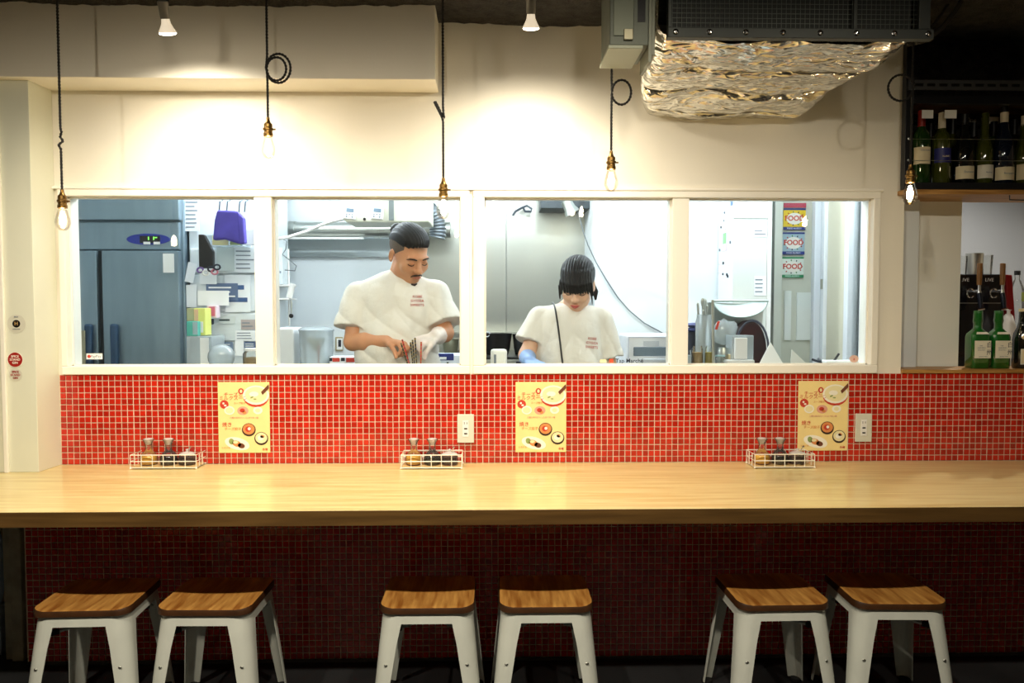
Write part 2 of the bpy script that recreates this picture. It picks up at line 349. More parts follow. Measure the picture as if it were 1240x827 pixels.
# ================================================================== stools
stool_w = mat('white_enamel', 'd9dcd2', .32, vary=.06, vscale=12)
seat_m = mat('elm_seat', 'cc9850', .33, col2='8a5420', vscale=4, stretch=(14, 1.3, 14), lo=.32, hi=.72, coat=.3)
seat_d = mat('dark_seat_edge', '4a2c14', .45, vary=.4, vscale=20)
rub = mat('rubber', '141414', .7)
def rrect(w_, r, n=6, d=None):
    d = w_ if d is None else d; pts = []
    for cx, cy, a0 in ((w_/2-r, d/2-r, 0), (-w_/2+r, d/2-r, 90), (-w_/2+r, -d/2+r, 180), (w_/2-r, -d/2+r, 270)):
        for i in range(n+1):
            a = R(a0+90*i/n); pts.append((cx+r*math.cos(a), cy+r*math.sin(a)))
    return pts
HS = .43
def make_stool():
    s = empty('stool')
    # seat board: rounded square with a shallow saddle
    mb = MB(); W = .318; rings = []; n = len(rrect(1, .1))
    def zt(x, y): return HS-.010+.010*min(1, (abs(x)/(W/2))**2.2)*1.0
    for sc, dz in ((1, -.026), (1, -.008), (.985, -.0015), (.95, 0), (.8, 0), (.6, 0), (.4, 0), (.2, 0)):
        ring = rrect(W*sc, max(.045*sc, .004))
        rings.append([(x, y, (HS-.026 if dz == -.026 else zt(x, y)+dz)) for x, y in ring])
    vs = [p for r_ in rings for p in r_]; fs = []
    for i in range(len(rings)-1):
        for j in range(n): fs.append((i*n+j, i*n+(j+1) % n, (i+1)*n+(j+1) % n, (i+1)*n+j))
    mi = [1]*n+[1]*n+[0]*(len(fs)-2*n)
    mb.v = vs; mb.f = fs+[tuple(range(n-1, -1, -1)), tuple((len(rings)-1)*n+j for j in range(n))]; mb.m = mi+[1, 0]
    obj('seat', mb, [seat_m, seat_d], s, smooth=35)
    # apron frame below the board
    fr = MB(); o_ = rrect(.303, .05); lo = []; zt_, zb_ = HS-.0265, HS-.062
    t = .003; i_ = rrect(.303-2*t, .05-t); o2 = rrect(.309, .052); i2 = rrect(.309-2*t, .052-t); m_ = len(o_)
    vs = [(x, y, zt_) for x, y in o_]+[(x, y, zb_) for x, y in o2]+[(x, y, zb_) for x, y in i2]+[(x, y, zt_) for x, y in i_]
    fs = [(a*m_+j, a*m_+(j+1) % m_, ((a+1) % 4)*m_+(j+1) % m_, ((a+1) % 4)*m_+j) for a in range(4) for j in range(m_)]
    fr.add(vs, fs); fr.prism([(x, y, zt_-.004) for x, y in rrect(.284, .046)], (0, 0, .003)); obj('apron', fr, stool_w, s, smooth=35)
    # cross braces under the seat
    for a in (45, 135):
        b = MB(); q = Matrix.Rotation(R(a), 3, 'Z'); b.box((-.18, -.009, HS-.1), (.18, .009, HS-.094), rot=q, c=(0, 0, HS-.1)); obj('brace', b, steel, s)
        for e in (-1, 1):
            k = MB(); k.box((e*.15-.014, -.011, HS-.104), (e*.15+.014, .011, HS-.09), rot=q, c=(0, 0, HS-.1)); obj('brace_clip', k, rub, s)
    # four tapered folded-sheet legs
    for sx in (-1, 1):
        for sy in (-1, 1):
            L_ = MB(); lv = []; K = 7
            lev = ((HS-.045, .153, .077, .05), (HS-.062, .155, .070, .05), (.30, .162, .062, .046), (.15, .1765, .052, .04), (.012, .1894, .042, .034))
            for (z, c, wd, rr) in lev:
                prof = [(c-wd, c)]+[(c-rr+rr*math.sin(R(90*i/K)), c-rr+rr*math.cos(R(90*i/K))) for i in range(K+1)]+[(c, c-wd)]
                t = .0035; pin = [(c-wd, c-t)]+[(c-rr+(rr-t)*math.sin(R(90*i/K)), c-rr+(rr-t)*math.cos(R(90*i/K))) for i in range(K+1)]+[(c-t, c-wd)]
                lv.append([(sx*x, sy*y, z) for x, y in prof+pin[::-1]])
            m_ = len(lv[0]); vs = [p for l in lv for p in l]; fs = []
            for i in range(len(lv)-1):
                for j in range(m_): fs.append((i*m_+j, i*m_+(j+1) % m_, (i+1)*m_+(j+1) % m_, (i+1)*m_+j))
            fs += [tuple(range(m_)), tuple((len(lv)-1)*m_+j for j in range(m_))]
            L_.add(vs, fs); lg = obj('leg', L_, stool_w, s, smooth=40)
            ft = MB(); c = .1894
            ft.lathe([(.019, 0), (.021, .004), (.02, .014), (.012, .016)], (sx*(c-.018), sy*(c-.018), 0), 12); obj('foot', ft, rub, lg)
            rv = MB().ell((sx*.135, sy*.1688, .235), (.006, .003, .004)); obj('rivet', rv, steel, lg)
    return s
sx_px = [(93, 2, 'beside the scuffed end post'), (245, -1, 'second from the scuffed end post'), (516.5, 0, 'third from the scuffed end post'),
         (662, 0, 'fourth from the scuffed end post'), (951, 1, 'fifth from the scuffed end post'), (1096, -2, 'sixth from the scuffed end post')]
proto = make_stool()
for i, (px, rz, where) in enumerate(sx_px):
    s = proto if i == 0 else copy_tree(proto)
    p = P(px, 737, -.70); s.location = (p.x, -.70+.155, 0); s.rotation_euler.z = R(rz)
    tag(s, 'white metal stool with wooden seat tucked under the counter, '+where, 'stool', 'stools along the counter')
# ================================================================== pendants
cordm = mat('twisted_cloth_cord', '17130f', .8)
bulb_glass = glassmat('bulb_glass', (1, .97, .92), .45)
fil_m = emat('filament_glow', (1, .82, .55), 90)
YPD = -.45
def cord_mesh(pts, r=.0026, hr=.0024, pitch=.022):
    # resample, then wind two strands round the path
    pts = [Vector(p) for p in pts]; out = []
    for a, b in zip(pts[:-1], pts[1:]):
        k = max(1, int((b-a).length/.0032)); out += [a.lerp(b, i/k) for i in range(k)]
    out.append(pts[-1]); mb = MB(); s_ = 0; A = []; B = []
    t0 = (out[1]-out[0]).normalized(); u = t0.orthogonal().normalized()
    for i, p in enumerate(out):
        t = (out[min(i+1, len(out)-1)]-out[max(i-1, 0)]).normalized(); u = (u-t*u.dot(t)).normalized(); v = t.cross(u)
        if i: s_ += (p-out[i-1]).length
        q = 2*PI*s_/pitch; d = (u*math.cos(q)+v*math.sin(q))*hr; A.append(p+d); B.append(p-d)
    return mb.tube(A, r, 5).tube(B, r, 5)
def pendant(px, py, path, label):
    """px,py: middle of the glowing bulb in the photo; path: cord points (dx,dz in metres above the socket)"""
    c = P(px, py, YPD); e = empty('pendant_lamp', (c.x, YPD, c.z-.045), label, 'lamp', 'bare bulb pendants over the counter')
    zs = .09                                           # socket bottom above the empty
    g = MB().lathe([(.0001, 0), (.012, .002), (.021, .012), (.0255, .026), (.0245, .04), (.018, .062), (.0135, .078), (.0125, .09)], n=20); obj('bulb', g, bulb_glass, e, smooth=60)
    f = MB()
    for k in range(5):
        a = 2*PI*k/5; f.tube([(.003*math.cos(a), .003*math.sin(a), .068), (.0085*math.cos(a), .0085*math.sin(a), .045), (.0075*math.cos(a), .0075*math.sin(a), .022)], .0022, 5)
    f.lathe([(.001, .018), (.0095, .026), (.0105, .046), (.004, .066)], n=12)
    obj('filament', f, fil_m, e)
    s = MB().lathe([(.0135, zs-.012), (.0165, zs-.01), (.0165, zs), (.0145, zs+.002), (.0145, zs+.009), (.018, zs+.011), (.018, zs+.017), (.0145, zs+.02), (.0145, zs+.032), (.009, zs+.038), (.006, zs+.048), (.006, zs+.055), (.003, zs+.056)], n=18)
    s.cyl((.012, 0, zs+.014), (.026, 0, zs+.014), .003, n=8); obj('socket', s, brass, e, smooth=35)
    z0 = zs+.056; top = CEIL+.02-(c.z-.045)
    pts = [(0, 0, z0)]+[(x, y, z0+z) for x, y, z in path]+[(path[-1][0]*.3 if path else 0, 0, top)]
    obj('cord', cord_mesh(pts), cordm, e, smooth=60)
    lamp('POINT', 'bulb_light', (0, 0, .045), W_PEND, WARM, e, size=.011, world=False)
    return e
def loop(zc, r, dx, n=26, turns=1, ex=1.0):
    """cord climbing to zc, one or more loops out to dx, going on up"""
    pts = [(0, 0, zc-r*1.15)]
    for i in range(int(n*turns)+1):
        a = PI+2*PI*i/n; k = 1+.25*(i/n-.5)*(turns > 1)
        pts.append((dx*r*ex*(1+math.cos(a))*k, -.004-.006*i/n, zc+r*k*math.sin(a)))
    pts.append((0, 0, zc+r*1.2)); return pts
pendant(76, 264, [(0, 0, .14), (-.006, -.004, .155), (.006, .005, .17), (-.004, .004, .185), (.006, -.005, .2), (0, 0, .215)], 'bare bulb pendant with a knotted cord, hanging beside the white pilaster')
pendant(325, 177, loop(.165, .04, 1, turns=2, ex=.85), 'bare bulb pendant with a double cord loop, hung under the box beam')
pendant(537, 250, [(0, 0, .2), (-.004, 0, .215), (-.02, -.006, .245), (-.03, -.006, .265), (-.026, .002, .268), (-.01, .004, .235), (.004, .002, .212), (.002, -.003, .225), (0, 0, .25)], 'bare bulb pendant with a slim knotted loop, hung before the join of both windows')
pendant(740, 217, loop(.205, .043, 1, ex=.8), 'bare bulb pendant with one round cord loop, hung between windows and foil duct')
pendant(1102, 233, loop(.27, .046, -1, ex=1.0), 'bare bulb pendant hanging in front of the black bottle shelf')
# ================================================================== ceiling spot bulbs
spot_face = emat('spot_glow', (1, .86, .66), 26); neck_m = mat('opal_glass', 'f4f0e8', .3, emit=.6, ecol='ffe9c8')
sock_m = mat('grey_socket', '8f8b82', .4, .6)
def spotlamp(c, target, label, group=None, power=None, ang=100, lens=.03, off=None):
    c = Vector(c); e = empty('spot_lamp', c, label, 'lamp', group)
    d = (Vector(target)-c).normalized(); q = d.to_track_quat('-Z', 'Y').to_matrix(); tip = Vector((0, 0, 0))
    st = MB().tube([(0, 0, CEIL-c.z+.03), (0, 0, .1)], .006, 8); st.lathe([(.02, CEIL-c.z-.02), (.02, CEIL-c.z+.03)], n=12); obj('stem', st, blackp, e)
    sk = MB().lathe([(.0145, .045), (.016, .05), (.0165, .085), (.018, .088), (.018, .1), (.008, .106)], rot=q, n=16); obj('socket', sk, sock_m, e, smooth=40)
    bl = MB().lathe([(.013, .048), (.0155, .03), (.023, .014), (.0285, .004), (.0285, .0)], rot=q, n=20); b = obj('bulb', bl, neck_m, e, smooth=50)
    fc = MB().lathe([(.0284, .0002), (.027, -.004), (.018, -.007), (.0001, -.0085)], rot=q, n=20); obj(off+'_lens_offscreen' if off else 'lens', fc, spot_face, b, smooth=50)
    lamp('SPOT', off+'_stool_spot_offscreen' if off else 'spot_light', d*.014, power or W_SPOT, ROOMC, e, size=lens, spot=ang, blend=.9, world=False).rotation_euler = d.to_track_quat('-Z', 'Y').to_euler()
    return e
YS = -.5
for px, py, lb in ((203, 40, 'reflector bulb on a short stem in front of the white box beam'), (643, 34, 'reflector bulb on a short stem between the box beam and the foil duct')):
    c = P(px, py, YS); spotlamp(c, (c.x+.02, -.16, 1.4), lb, 'reflector bulbs near the wall', ang=150)
for k, x in enumerate((-1.55, -.55, .45, 1.35)):
    spotlamp((x, -2.05, 2.47), (x+.05, -.75, .75), ['reflector bulb over the stools by the end post', 'second reflector bulb of the row over the stools', 'third reflector bulb of the row over the stools', 'fourth reflector bulb of the row over the stools'][k], 'reflector bulbs over the stools', W_ROOM*(1, 1.05, .8, .36)[k], 120, off=('first', 'second', 'third', 'fourth')[k])
# ================================================================== posters, outlets, stickers
ply = mat('yellow_poster_paper', 'f5dc96', .5, vary=.05, vscale=15)
art = [mat('art_white', 'f4efe0', .5), mat('art_red', 'c23a28', .5), mat('art_cream', 'eadfae', .5), mat('art_brown', '6b3b25', .5), mat('art_orange', 'd98a4e', .5), mat('art_green', '8fa05a', .5), mat('art_pink', 'dba08c', .5), mat('art_pan', '34231c', .5)]
def poster(px, py, label):
    c = P(px, py, -.006); e = empty('menu_poster', (c.x, -.0052, c.z), label, 'poster', 'menu posters on the red mosaic')
    W, H = .213, .296
    obj('sheet', MB().box((-W/2, -.0008, -H/2), (W/2, .0006, H/2)), ply, e)
    y = -.0013; cur = [None]
    def el(px_, pz_, rx, rz, mi, lay=0, rot=0): cur[0].disc((px_*W-W/2, H/2-pz_*H), rx*W, rz*W, y-.0003*lay, mi=mi, rot=rot)
    def dish(nm, *els):
        cur[0] = MB()
        for q in els: el(*q)
        return obj(nm, cur[0], art, e)
    dish('printed_pot', (.74, .21, .25, .20, 1), (.74, .185, .255, .19, 0, 1), (.74, .18, .215, .155, 2, 2), (.70, .17, .09, .05, 0, 3), (.66, .215, .035, .015, 5, 4, .5), (.72, .24, .03, .012, 5, 4))
    dish('printed_pot_handle', (.45, .13, .055, .06, 1, 0), (.45, .13, .025, .035, 2, 1))
    obj('printed_ladle', MB().prism([(W*.5-W*.16, y-.0018, H/2-H*.14), (W*.5-W*.01, y-.0018, H/2-H*.03), (W*.5-W*.005, y-.0018, H/2-H*.09), (W*.5-W*.13, y-.0018, H/2-H*.18)], (0, .0004, 0)), art[3], e)
    dish('printed_badge', (.12, .315, .085, .085, 1), (.105, .30, .02, .02, 0, 1), (.14, .33, .025, .018, 0, 1))
    dish('printed_bowl', (.22, .40, .10, .085, 0, 1), (.22, .40, .075, .06, 2, 2)); dish('printed_bowl', (.48, .405, .11, .085, 6), (.47, .40, .05, .04, 1, 1), (.51, .43, .04, .03, 4, 1)); dish('printed_bowl', (.77, .40, .09, .075, 0), (.77, .40, .05, .04, 2, 1))
    dish('printed_pan', (.59, .675, .135, .13, 7), (.59, .665, .115, .105, 4, 1), (.58, .665, .06, .055, 1, 2), (.60, .66, .03, .03, 0, 3))
    dish('printed_pan', (.83, .80, .135, .13, 7), (.83, .79, .115, .105, 2, 1), (.82, .79, .06, .05, 0, 2), (.85, .77, .04, .03, 4, 2))
    dish('printed_plate', (.36, .87, .245, .12, 0, 0, -.25), (.25, .84, .05, .06, 5, 1, .3), (.35, .87, .09, .06, 4, 1, -.4), (.44, .90, .07, .05, 3, 1, -.3), (.33, .85, .05, .03, 2, 2))
    tx = [('チーズと', .02, -.20, .32, red_ink), ('ミルクスープ', .02, -.20, .27, red_ink), ('スープ餃子', .010, -.08, .20, art[4]), ('三種の具材が入ったあつあつ鍋', .0085, .0, -.005, art[6]), ('焼き', .021, -.33, -.105, red_ink), ('チーズ餃子', .014, -.22, -.165, art[4]), ('各種', .011, .40, -.455, red_ink), ('とろける', .009, -.36, -.43, art[4])]
    for b, sz, fx, fz, m_ in tx: text('lettering', b, sz, (fx*W, y-.0002, fz*H), m_, e)
    return e
poster(295.5, 505.5, 'yellow menu poster of stew and dumplings, next to the caddy by the white pilaster')
poster(655, 505, 'yellow menu poster of stew and dumplings, right of the first wall outlet')
poster(996.5, 503.5, 'yellow menu poster of stew and dumplings, directly beside the second wall outlet')
plate_m = mat('outlet_plate', 'd4d2c2', .4)
def outlet(px, py, label):
    c = P(px, py, 0); e = empty('wall_outlet', (c.x, -.0035, c.z), label, 'outlet', 'outlets on the red mosaic')
    obj('plate', MB().box((-.035, -.008, -.06), (.035, -.0002, .06)), plate_m, e, bevel=.002)
    obj('socket_insert', MB().box((-.0125, -.0095, -.034), (.0125, -.0081, .034)), white_p, e, bevel=.0006)
    h = MB()
    for z in (.023,): h.box((-.0065, -.0103, z-.005), (-.0045, -.0096, z+.005)).box((.0045, -.0103, z-.004), (.0065, -.0096, z+.004))
    for z in (0, -.021): h.box((-.0065, -.0103, z-.0028), (.0065, -.0096, z+.0028))
    obj('slots', h, blackp, e); return e
outlet(564, 518.5, 'beige wall outlet between the middle caddy and a menu poster'); outlet(1044.5, 517.5, 'beige wall outlet close by the menu poster nearest the bottle sill')
def sticker(px, py, r, cols, lines, label):
    c = P(px, py, YP); e = empty('round_sticker', (c.x, YP-.0005, c.z), label, 'sticker', 'round stickers on the pilaster')
    obj('disc', MB().disc((0, 0), r, r, -.0006, 32), cols[0], e)
    if cols[1]: obj('centre', MB().disc((0, 0), r*cols[2], r*cols[2], -.0012, 28), cols[1], e)
    for b, sz, z, m_ in lines: text('lettering', b, sz, (0, -.0017, z), m_, e, bold=.00025)
stk_g = mat('sticker_pale', 'd2d0bf', .4); stk_w = mat('sticker_white', 'efe8da', .4); stk_r = mat('sticker_red', 'a02018', .4)
sticker(20, 392, .036, (stk_g, blackp, .42), [('H', .02, 0, mat('art_gold', 'c8a468', .5)), ('SINCE', .006, .027, grey_ink), ('KOBE JAPAN', .005, -.021, grey_ink)], 'pale round sticker with a dark emblem on the pilaster')
sticker(18.5, 435.5, .031, (stk_w, stk_r, .92), [('SPICE', .0125, .0125, stk_w), ('STAND', .0125, 0, stk_w), ('GIN', .0125, -.0125, stk_w)], 'red round sticker with white lettering on the pilaster')
sticker(19, 454, .026, (stk_g, None, 0), [('SPICE', .0115, .012, stk_r), ('STAND', .0115, 0, stk_r), ('GIN', .0115, -.012, stk_r)], 'pale round sticker with red lettering under the red sticker')
# ================================================================== condiment caddies
wire_m = mat('white_wire', 'ece6d6', .35); clearg = glassmat('clear_glass', (.99, .995, .985), .9, 0, .0, milk=.035, milkcol=(.95, .94, .9)); stop_g = glassmat('frosted_stopper', (.97, .97, .95), 1.0, .1, .04, milk=.5, milkcol=(.95, .93, .88)); vin_m = mat('amber_vinegar', 'eab63c', .15, coat=.5); soy_m = mat('dark_soy', '140a06', .12, coat=.5); chili_m = mat('dark_chili_oil', '3a1109', .3)
CG = 'condiment bottles in the wire caddies'
def caddy(x0, x1, yf, where):
    a, b = G(x0, yf, ZC), G(x1, yf, ZC); W = b.x-a.x; D = .105; cx = (a.x+b.x)/2; yy = a.y
    e = empty('condiment_caddy', (cx, yy+D/2, ZC), 'low white wire caddy holding condiment bottles, '+where, 'caddy', 'wire caddies on the counter')
    r = .0021
    def rect(z, s=1): return [(-W/2*s, -D/2*s, z), (W/2*s, -D/2*s, z), (W/2*s, D/2*s, z), (-W/2*s, D/2*s, z)]
    for z in (.006, .032, .058): obj('wire_rim', MB().tube(rect(z), r, 6, closed=True), wire_m, e)
    n = 6; wm_ = mesh('upright_wire', MB().cyl((0, 0, .006), (0, 0, .058), r*.8, n=6), wire_m); fm_ = mesh('foot', MB().ell((0, 0, .0045), (.0045, .0045, .0045), 8, 6), wire_m)
    for x, y in [(-W/2+W*i/n, q) for i in range(n+1) for q in (-D/2, D/2)]+[(x, y) for y in (-D/6, D/6) for x in (-W/2, W/2)]: obj('upright_wire', wm_, None, e, loc=(x, y, 0))
    for x, y in [(x, y) for y in (-D/2, D/2) for x in (-W/2, W/2)]: obj('foot', fm_, None, e, loc=(x, y, 0))
    bs = MB().box((-W/2+.003, -D/2+.003, .0062), (W/2-.003, D/2-.003, .0092)); obj('base_board', bs, mat('caddy_board', 'd6b57a', .5, vary=.15, vscale=20), e, bevel=.001)
    zb = ZC+.0093; prof = [(.028, 0), (.034, .004), (.036, .018), (.034, .034), (.024, .05), (.014, .058), (.0125, .08), (.017, .092), (.024, .104), (.0225, .105)]
    for k, (dx, m_, nm) in enumerate(((-.31, vin_m, 'amber vinegar'), (.0, soy_m, 'dark soy sauce'))):
        c = empty('sauce_cruet', (cx+dx*W, yy+D*.52, zb), 'clear glass cruet of '+nm+' in the caddy '+where, 'cruet', CG)
        obj('glass', MB().lathe(prof, n=20), clearg, c, smooth=50)
        obj('sauce', MB().lathe([(.025, .0025), (.0315, .005), (.0335, .018), (.032, .033), (.029, .0385), (.0001, .0387)], n=20), m_, c, smooth=50)
        obj('stopper', MB().lathe([(.009, .082), (.013, .094), (.02, .1055), (.012, .109), (.0001, .11)], n=14), stop_g, c, smooth=50)
    c = empty('chili_oil_jar', (cx+.29*W, yy+D*.5, zb), 'squat jar of dark chili oil in the caddy '+where, 'jar', CG)
    obj('glass', MB().lathe([(.028, 0), (.034, .003), (.035, .02), (.033, .038), (.031, .042)], n=20), clearg, c, smooth=50)
    obj('chili_oil', MB().lathe([(.026, .0025), (.032, .004), (.033, .02), (.031, .033), (.0001, .0335)], n=20), chili_m, c, smooth=50)
    ld = MB().lathe([(.033, .042), (.033, .045), (.02, .051), (.006, .054), (.005, .058), (.007, .062), (.0001, .065)], n=18); obj('lid', ld, stop_g, c, smooth=50)
    sp = MB().tube([(.004, -.004, .015), (.012, -.012, .06), (.018, -.018, .073)], .002, 6).ell((.018, -.018, .074), (.005, .004, .004), 8, 6); obj('spoon', sp, chrome, c)
caddy(158, 237, 568.5, 'by the white pilaster'); caddy(485.5, 559, 568.5, 'below the first wall outlet'); caddy(914, 987, 567.5, 'below the last poster')
# ================================================================== foil duct, grille, control box
foil = mat('aluminium_foil', 'f1eee6', .2, .93)
def ridged(m, scales):
    nt = m.node_tree; N = nt.nodes; L = nt.links; b = N['Principled BSDF']; tc = N.new('ShaderNodeTexCoord'); prev = None
    for sc, st, rot in scales:
        mp = N.new('ShaderNodeMapping'); mp.inputs['Scale'].default_value = (1, 1.9, 1.9); mp.inputs['Rotation'].default_value = rot
        n = N.new('ShaderNodeTexNoise'); n.inputs['Scale'].default_value = sc; n.inputs['Detail'].default_value = .6; n.inputs['Distortion'].default_value = .6
        a = N.new('ShaderNodeMath'); a.operation = 'SUBTRACT'; a.inputs[1].default_value = .5; c = N.new('ShaderNodeMath'); c.operation = 'ABSOLUTE'
        bp = N.new('ShaderNodeBump'); bp.inputs['Strength'].default_value = st; bp.inputs['Distance'].default_value = .05; bp.invert = True
        L.new(tc.outputs['Object'], mp.inputs[0]); L.new(mp.outputs[0], n.inputs['Vector']); L.new(n.outputs['Fac'], a.inputs[0]); L.new(a.outputs[0], c.inputs[0]); L.new(c.outputs[0], bp.inputs['Height'])
        if prev: L.new(prev.outputs[0], bp.inputs['Normal'])
        prev = bp
    L.new(prev.outputs[0], b.inputs['Normal'])
ridged(foil, ((3.2, 1, (0, 0, .5)), (8, .75, (0, 0, -.5)), (17, .25, (0, 0, .1))))
YG = -.72
def corner(px, py, Y): return P(px, py, Y)
fb_l, fb_r = P(797, 44, YG+.05), P(1112, 44, YG+.05)        # front lower corners
bb_l, bb_r = P(778, 139, -.0), P(962, 138, -.0)             # where the duct meets the wall
e = empty('foil_duct', ((bb_l.x+bb_r.x)/2, -.3, bb_l.z), 'crumpled silver foil wrapped air duct running from the grille into the wall', 'duct')
mb = MB(); NU, NV = 46, 64
def section(t):
    """closed-U outline (left top, down, bottom, up right) at depth t 0=wall 1=grille"""
    l = bb_l.lerp(fb_l, t); r_ = bb_r.lerp(fb_r, t); y = l.y; zb_ = bb_l.z+(fb_l.z-bb_l.z)*t**1.5; top = CEIL-.02
    rad = .05; pts = []
    left = l.x-.03*math.sin(PI*min(1, t*1.0)); right = r_.x
    side = [(left, top+(zb_+rad-top)*i/10) for i in range(10)]
    side += [(left+rad-rad*math.cos(R(a)), zb_+rad-rad*math.sin(R(a))) for a in range(0, 91, 15)]
    bot = [(left+rad+(right-left-2*rad)*i/30, zb_) for i in range(1, 30)]
    sd2 = [(right-rad+rad*math.sin(R(a)), zb_+rad-rad*math.cos(R(a))) for a in range(0, 91, 15)]+[(right, zb_+rad+(top-zb_-rad)*i/10) for i in range(1, 11)]
    return [(x, y, z) for x, z in side+bot+sd2]
rows = []
for i in range(NV+1):
    t = i/NV; row = []
    for (x, y, z) in section(t):
        seam = sum(math.exp(-((t-q)/.018)**2) for q in (.13, .38, .66))
        d = .012*noise.noise((x*5, y*6, z*7))+.012*abs(noise.noise((x*11, y*24, z*19)))+.006*abs(noise.noise((x*22, y*50, z*37)))
        cr = .012*math.sin(t*9+3*noise.noise((x*4, y*3, 2)))
        row.append((x+d*.5, y, z-d-cr+.016*seam-.006))
    rows.append(row)
n = len(rows[0]); vs = [p for r_ in rows for p in r_]; fs = [(i*n+j, i*n+j+1, (i+1)*n+j+1, (i+1)*n+j) for i in range(NV) for j in range(n-1)]
mb.add(vs, fs); obj('wrap', mb, foil, e, smooth=40, world=True, fix=True)
hn = MB(); c = P(858, 81, -.38); zz = c.z
hn.box((c.x-.055, -.42, zz-.005), (c.x+.055, -.36, zz+.03)); obj('inspection_tab', hn, mat('tab_metal', 'a9a598', .35, .8), e, world=True, bevel=.004)
tp = MB()
for q, w_ in ((.13, .004), (.66, .004)):
    i = int(q*NV); tp.tube([Vector(rows[i][j])-Vector((0, 0, .004)) for j in range(8, n-8, 2)], w_, 6)
obj('tie_band', tp, mat('band', 'b8ad94', .35, .9), e, world=True)
# grille box
g0, g1 = P(809, 45, YG), P(1131, 46, YG); gz = g0.z
gm = mat('grille_frame', '4d504d', .45, .5); e = empty('air_grille', ((g0.x+g1.x)/2, YG, gz), 'dark grey return air grille with wire mesh hung under the ceiling', 'grille')
x0, x1, gt = g0.x, g1.x, CEIL+.0
fr = MB().box((x0, YG, gz), (x1, YG+.03, gz+.032)).box((x0, YG, gt-.02), (x1, YG+.03, gt+.02)).box((x0, YG, gz+.032), (x0+.012, YG+.03, gt-.02)).box((x1-.05, YG, gz+.032), (x1-.012, YG+.03, gt-.02))
xm = P(1037, 20, YG).x; fr.box((xm-.006, YG+.004, gz+.032), (xm+.006, YG+.03, gt-.02)); obj('frame', fr, gm, e, world=True, bevel=.002)
obj('plenum', MB().box((x0+.004, YG+.031, gz+.006), (x1-.06, YG+.048, gt)), mat('plenum_dark', '2a2d2a', .6), e, world=True)
ms = MB()
k = 0
x = x0+.015
while x < x1-.05: ms.box((x, YG+.012, gz+.03), (x+.0012, YG+.0135, gt-.018)); x += .0155
z = gz+.035
while z < gt-.02: ms.box((x0+.01, YG+.0135, z), (x1-.05, YG+.015, z+.0012)); z += .0155
obj('wire_mesh', ms, mat('mesh_wire', '6c716a', .4, .7), e, world=True)['kind'] = 'stuff'
for px in (818, 859, 903, 948, 993, 1037, 1083, 1124):
    p = P(px, 37, YG); b = MB().lathe([(.0095, 0), (.0095, .0025), (.007, .004), (.006, .008), (.0001, .009)], n=12, rot=Matrix.Rotation(R(90), 3, 'X')); b.shift((p.x, YG-.0005, gz+.017)); obj('bolt', b, chrome, e, world=True)
# control box left of the grille
a, b = P(738, 55, YG), P(800, 0, YG); bxm = mat('box_paint', '6f7468', .5, .3, vary=.15, vscale=20); e = empty('control_box', ((a.x+b.x)/2, YG, a.z), 'grey green metal control box beside the air grille', 'control box')
xa, xb = a.x, P(786, 30, YG).x
obj('casing', MB().box((xa, YG, a.z), (xb, YG+.2, CEIL)), bxm, e, world=True, bevel=.004)
obj('base_flange', MB().box((xa-.004, YG-.008, a.z-.012), (xb-.02, YG+.21, a.z)), mat('flange', 'a3a693', .5, .3), e, world=True, bevel=.002)
obj('bracket', MB().box((xb, YG+.01, a.z-.05), (xb+.012, YG+.16, CEIL)).box((xb+.012, YG+.03, a.z-.02), (xb+.026, YG+.08, CEIL)), mat('flange2', '8b8d7e', .5, .4), e, world=True, bevel=.002)
obj('lid', MB().box((xa+.012, YG-.004, a.z+.03), (xb-.05, YG, CEIL)), mat('lid_paint', '7f8474', .5, .3), e, world=True, bevel=.002)
obj('latch', MB().box((xa+.045, YG-.012, a.z+.015), (xa+.075, YG, a.z+.05)), mat('latch_m', 'a59f86', .4, .6), e, world=True, bevel=.002)
obj('vent_slot', MB().box((xa+.09, YG-.003, a.z+.075), (xa+.115, YG, CEIL)), blackp, e, world=True)
# cables by the grille
cm = mat('grey_cable', '3a3835', .6)
for k, (dx, dz) in enumerate(((0, 0), (.018, .01), (.03, .03), (-.01, .03), (.045, .045))):
    p0, p1, p2 = P(1110, 52, -.3), P(1150, 38, -.3), P(1178, -30, -.3)
    pts = [p0+Vector((dx*.2, .02*k, dz*.4))]
    for i in range(1, 14):
        t = i/13; q = p0*(1-t)**2+p1*2*t*(1-t)+p2*t*t; pts.append(q+Vector((dx, .02*k, dz*.5)))
    tag(obj('ceiling_cable', MB().tube(pts, .0065, 8), cm, smooth=60, loc=tuple(pts[0])), 'grey cable curving up from behind the grille to the dark ceiling', 'cable', 'cables beside the air grille')
# ================================================================== bar side: sill, bottle shelf, bottles, beer taps
sill_t = P(1165, 447, .0).z
tag(obj('bar_sill', MB().box((XR, -.012, ZT), (3.2, .16, sill_t)), wood_c, bevel=.002, loc=(XR, 0, ZT)), 'oak board capping the red mosaic wall under the whisky bottles', 'sill')
c0, c1 = P(1101, 340, .17).x, P(1163, 340, .17).x
struct(obj('wall_bar_panel', MB().box((c0, .17, 0), (c1, .4, P(1130, 231, .17).z)), mat('panel_paint', 'f4f4ec', .5), bevel=.002))
struct(obj('wall_bar_left', MB().box((c1-.05, .4, 0), (c1, 1.6, CEIL)), mat('grey_wall', 'b9bec4', .6)))
struct(obj('wall_bar_back', MB().box((c1-.05, 1.6, 0), (3.7, 1.7, CEIL+.05)), mat('grey_wall', 'b9bec4', .6)))
zsh = P(1130, 231, .17).z
struct(obj('wall_right', MB().box((XP, .4, 0), (XP+.05, YK, KC)).box((c0+.01, .4, zsh), (XP+.05, .46, KC)).box((XR-.03, .1205, 0), (c0+.012, .1695, zsh)), kw))
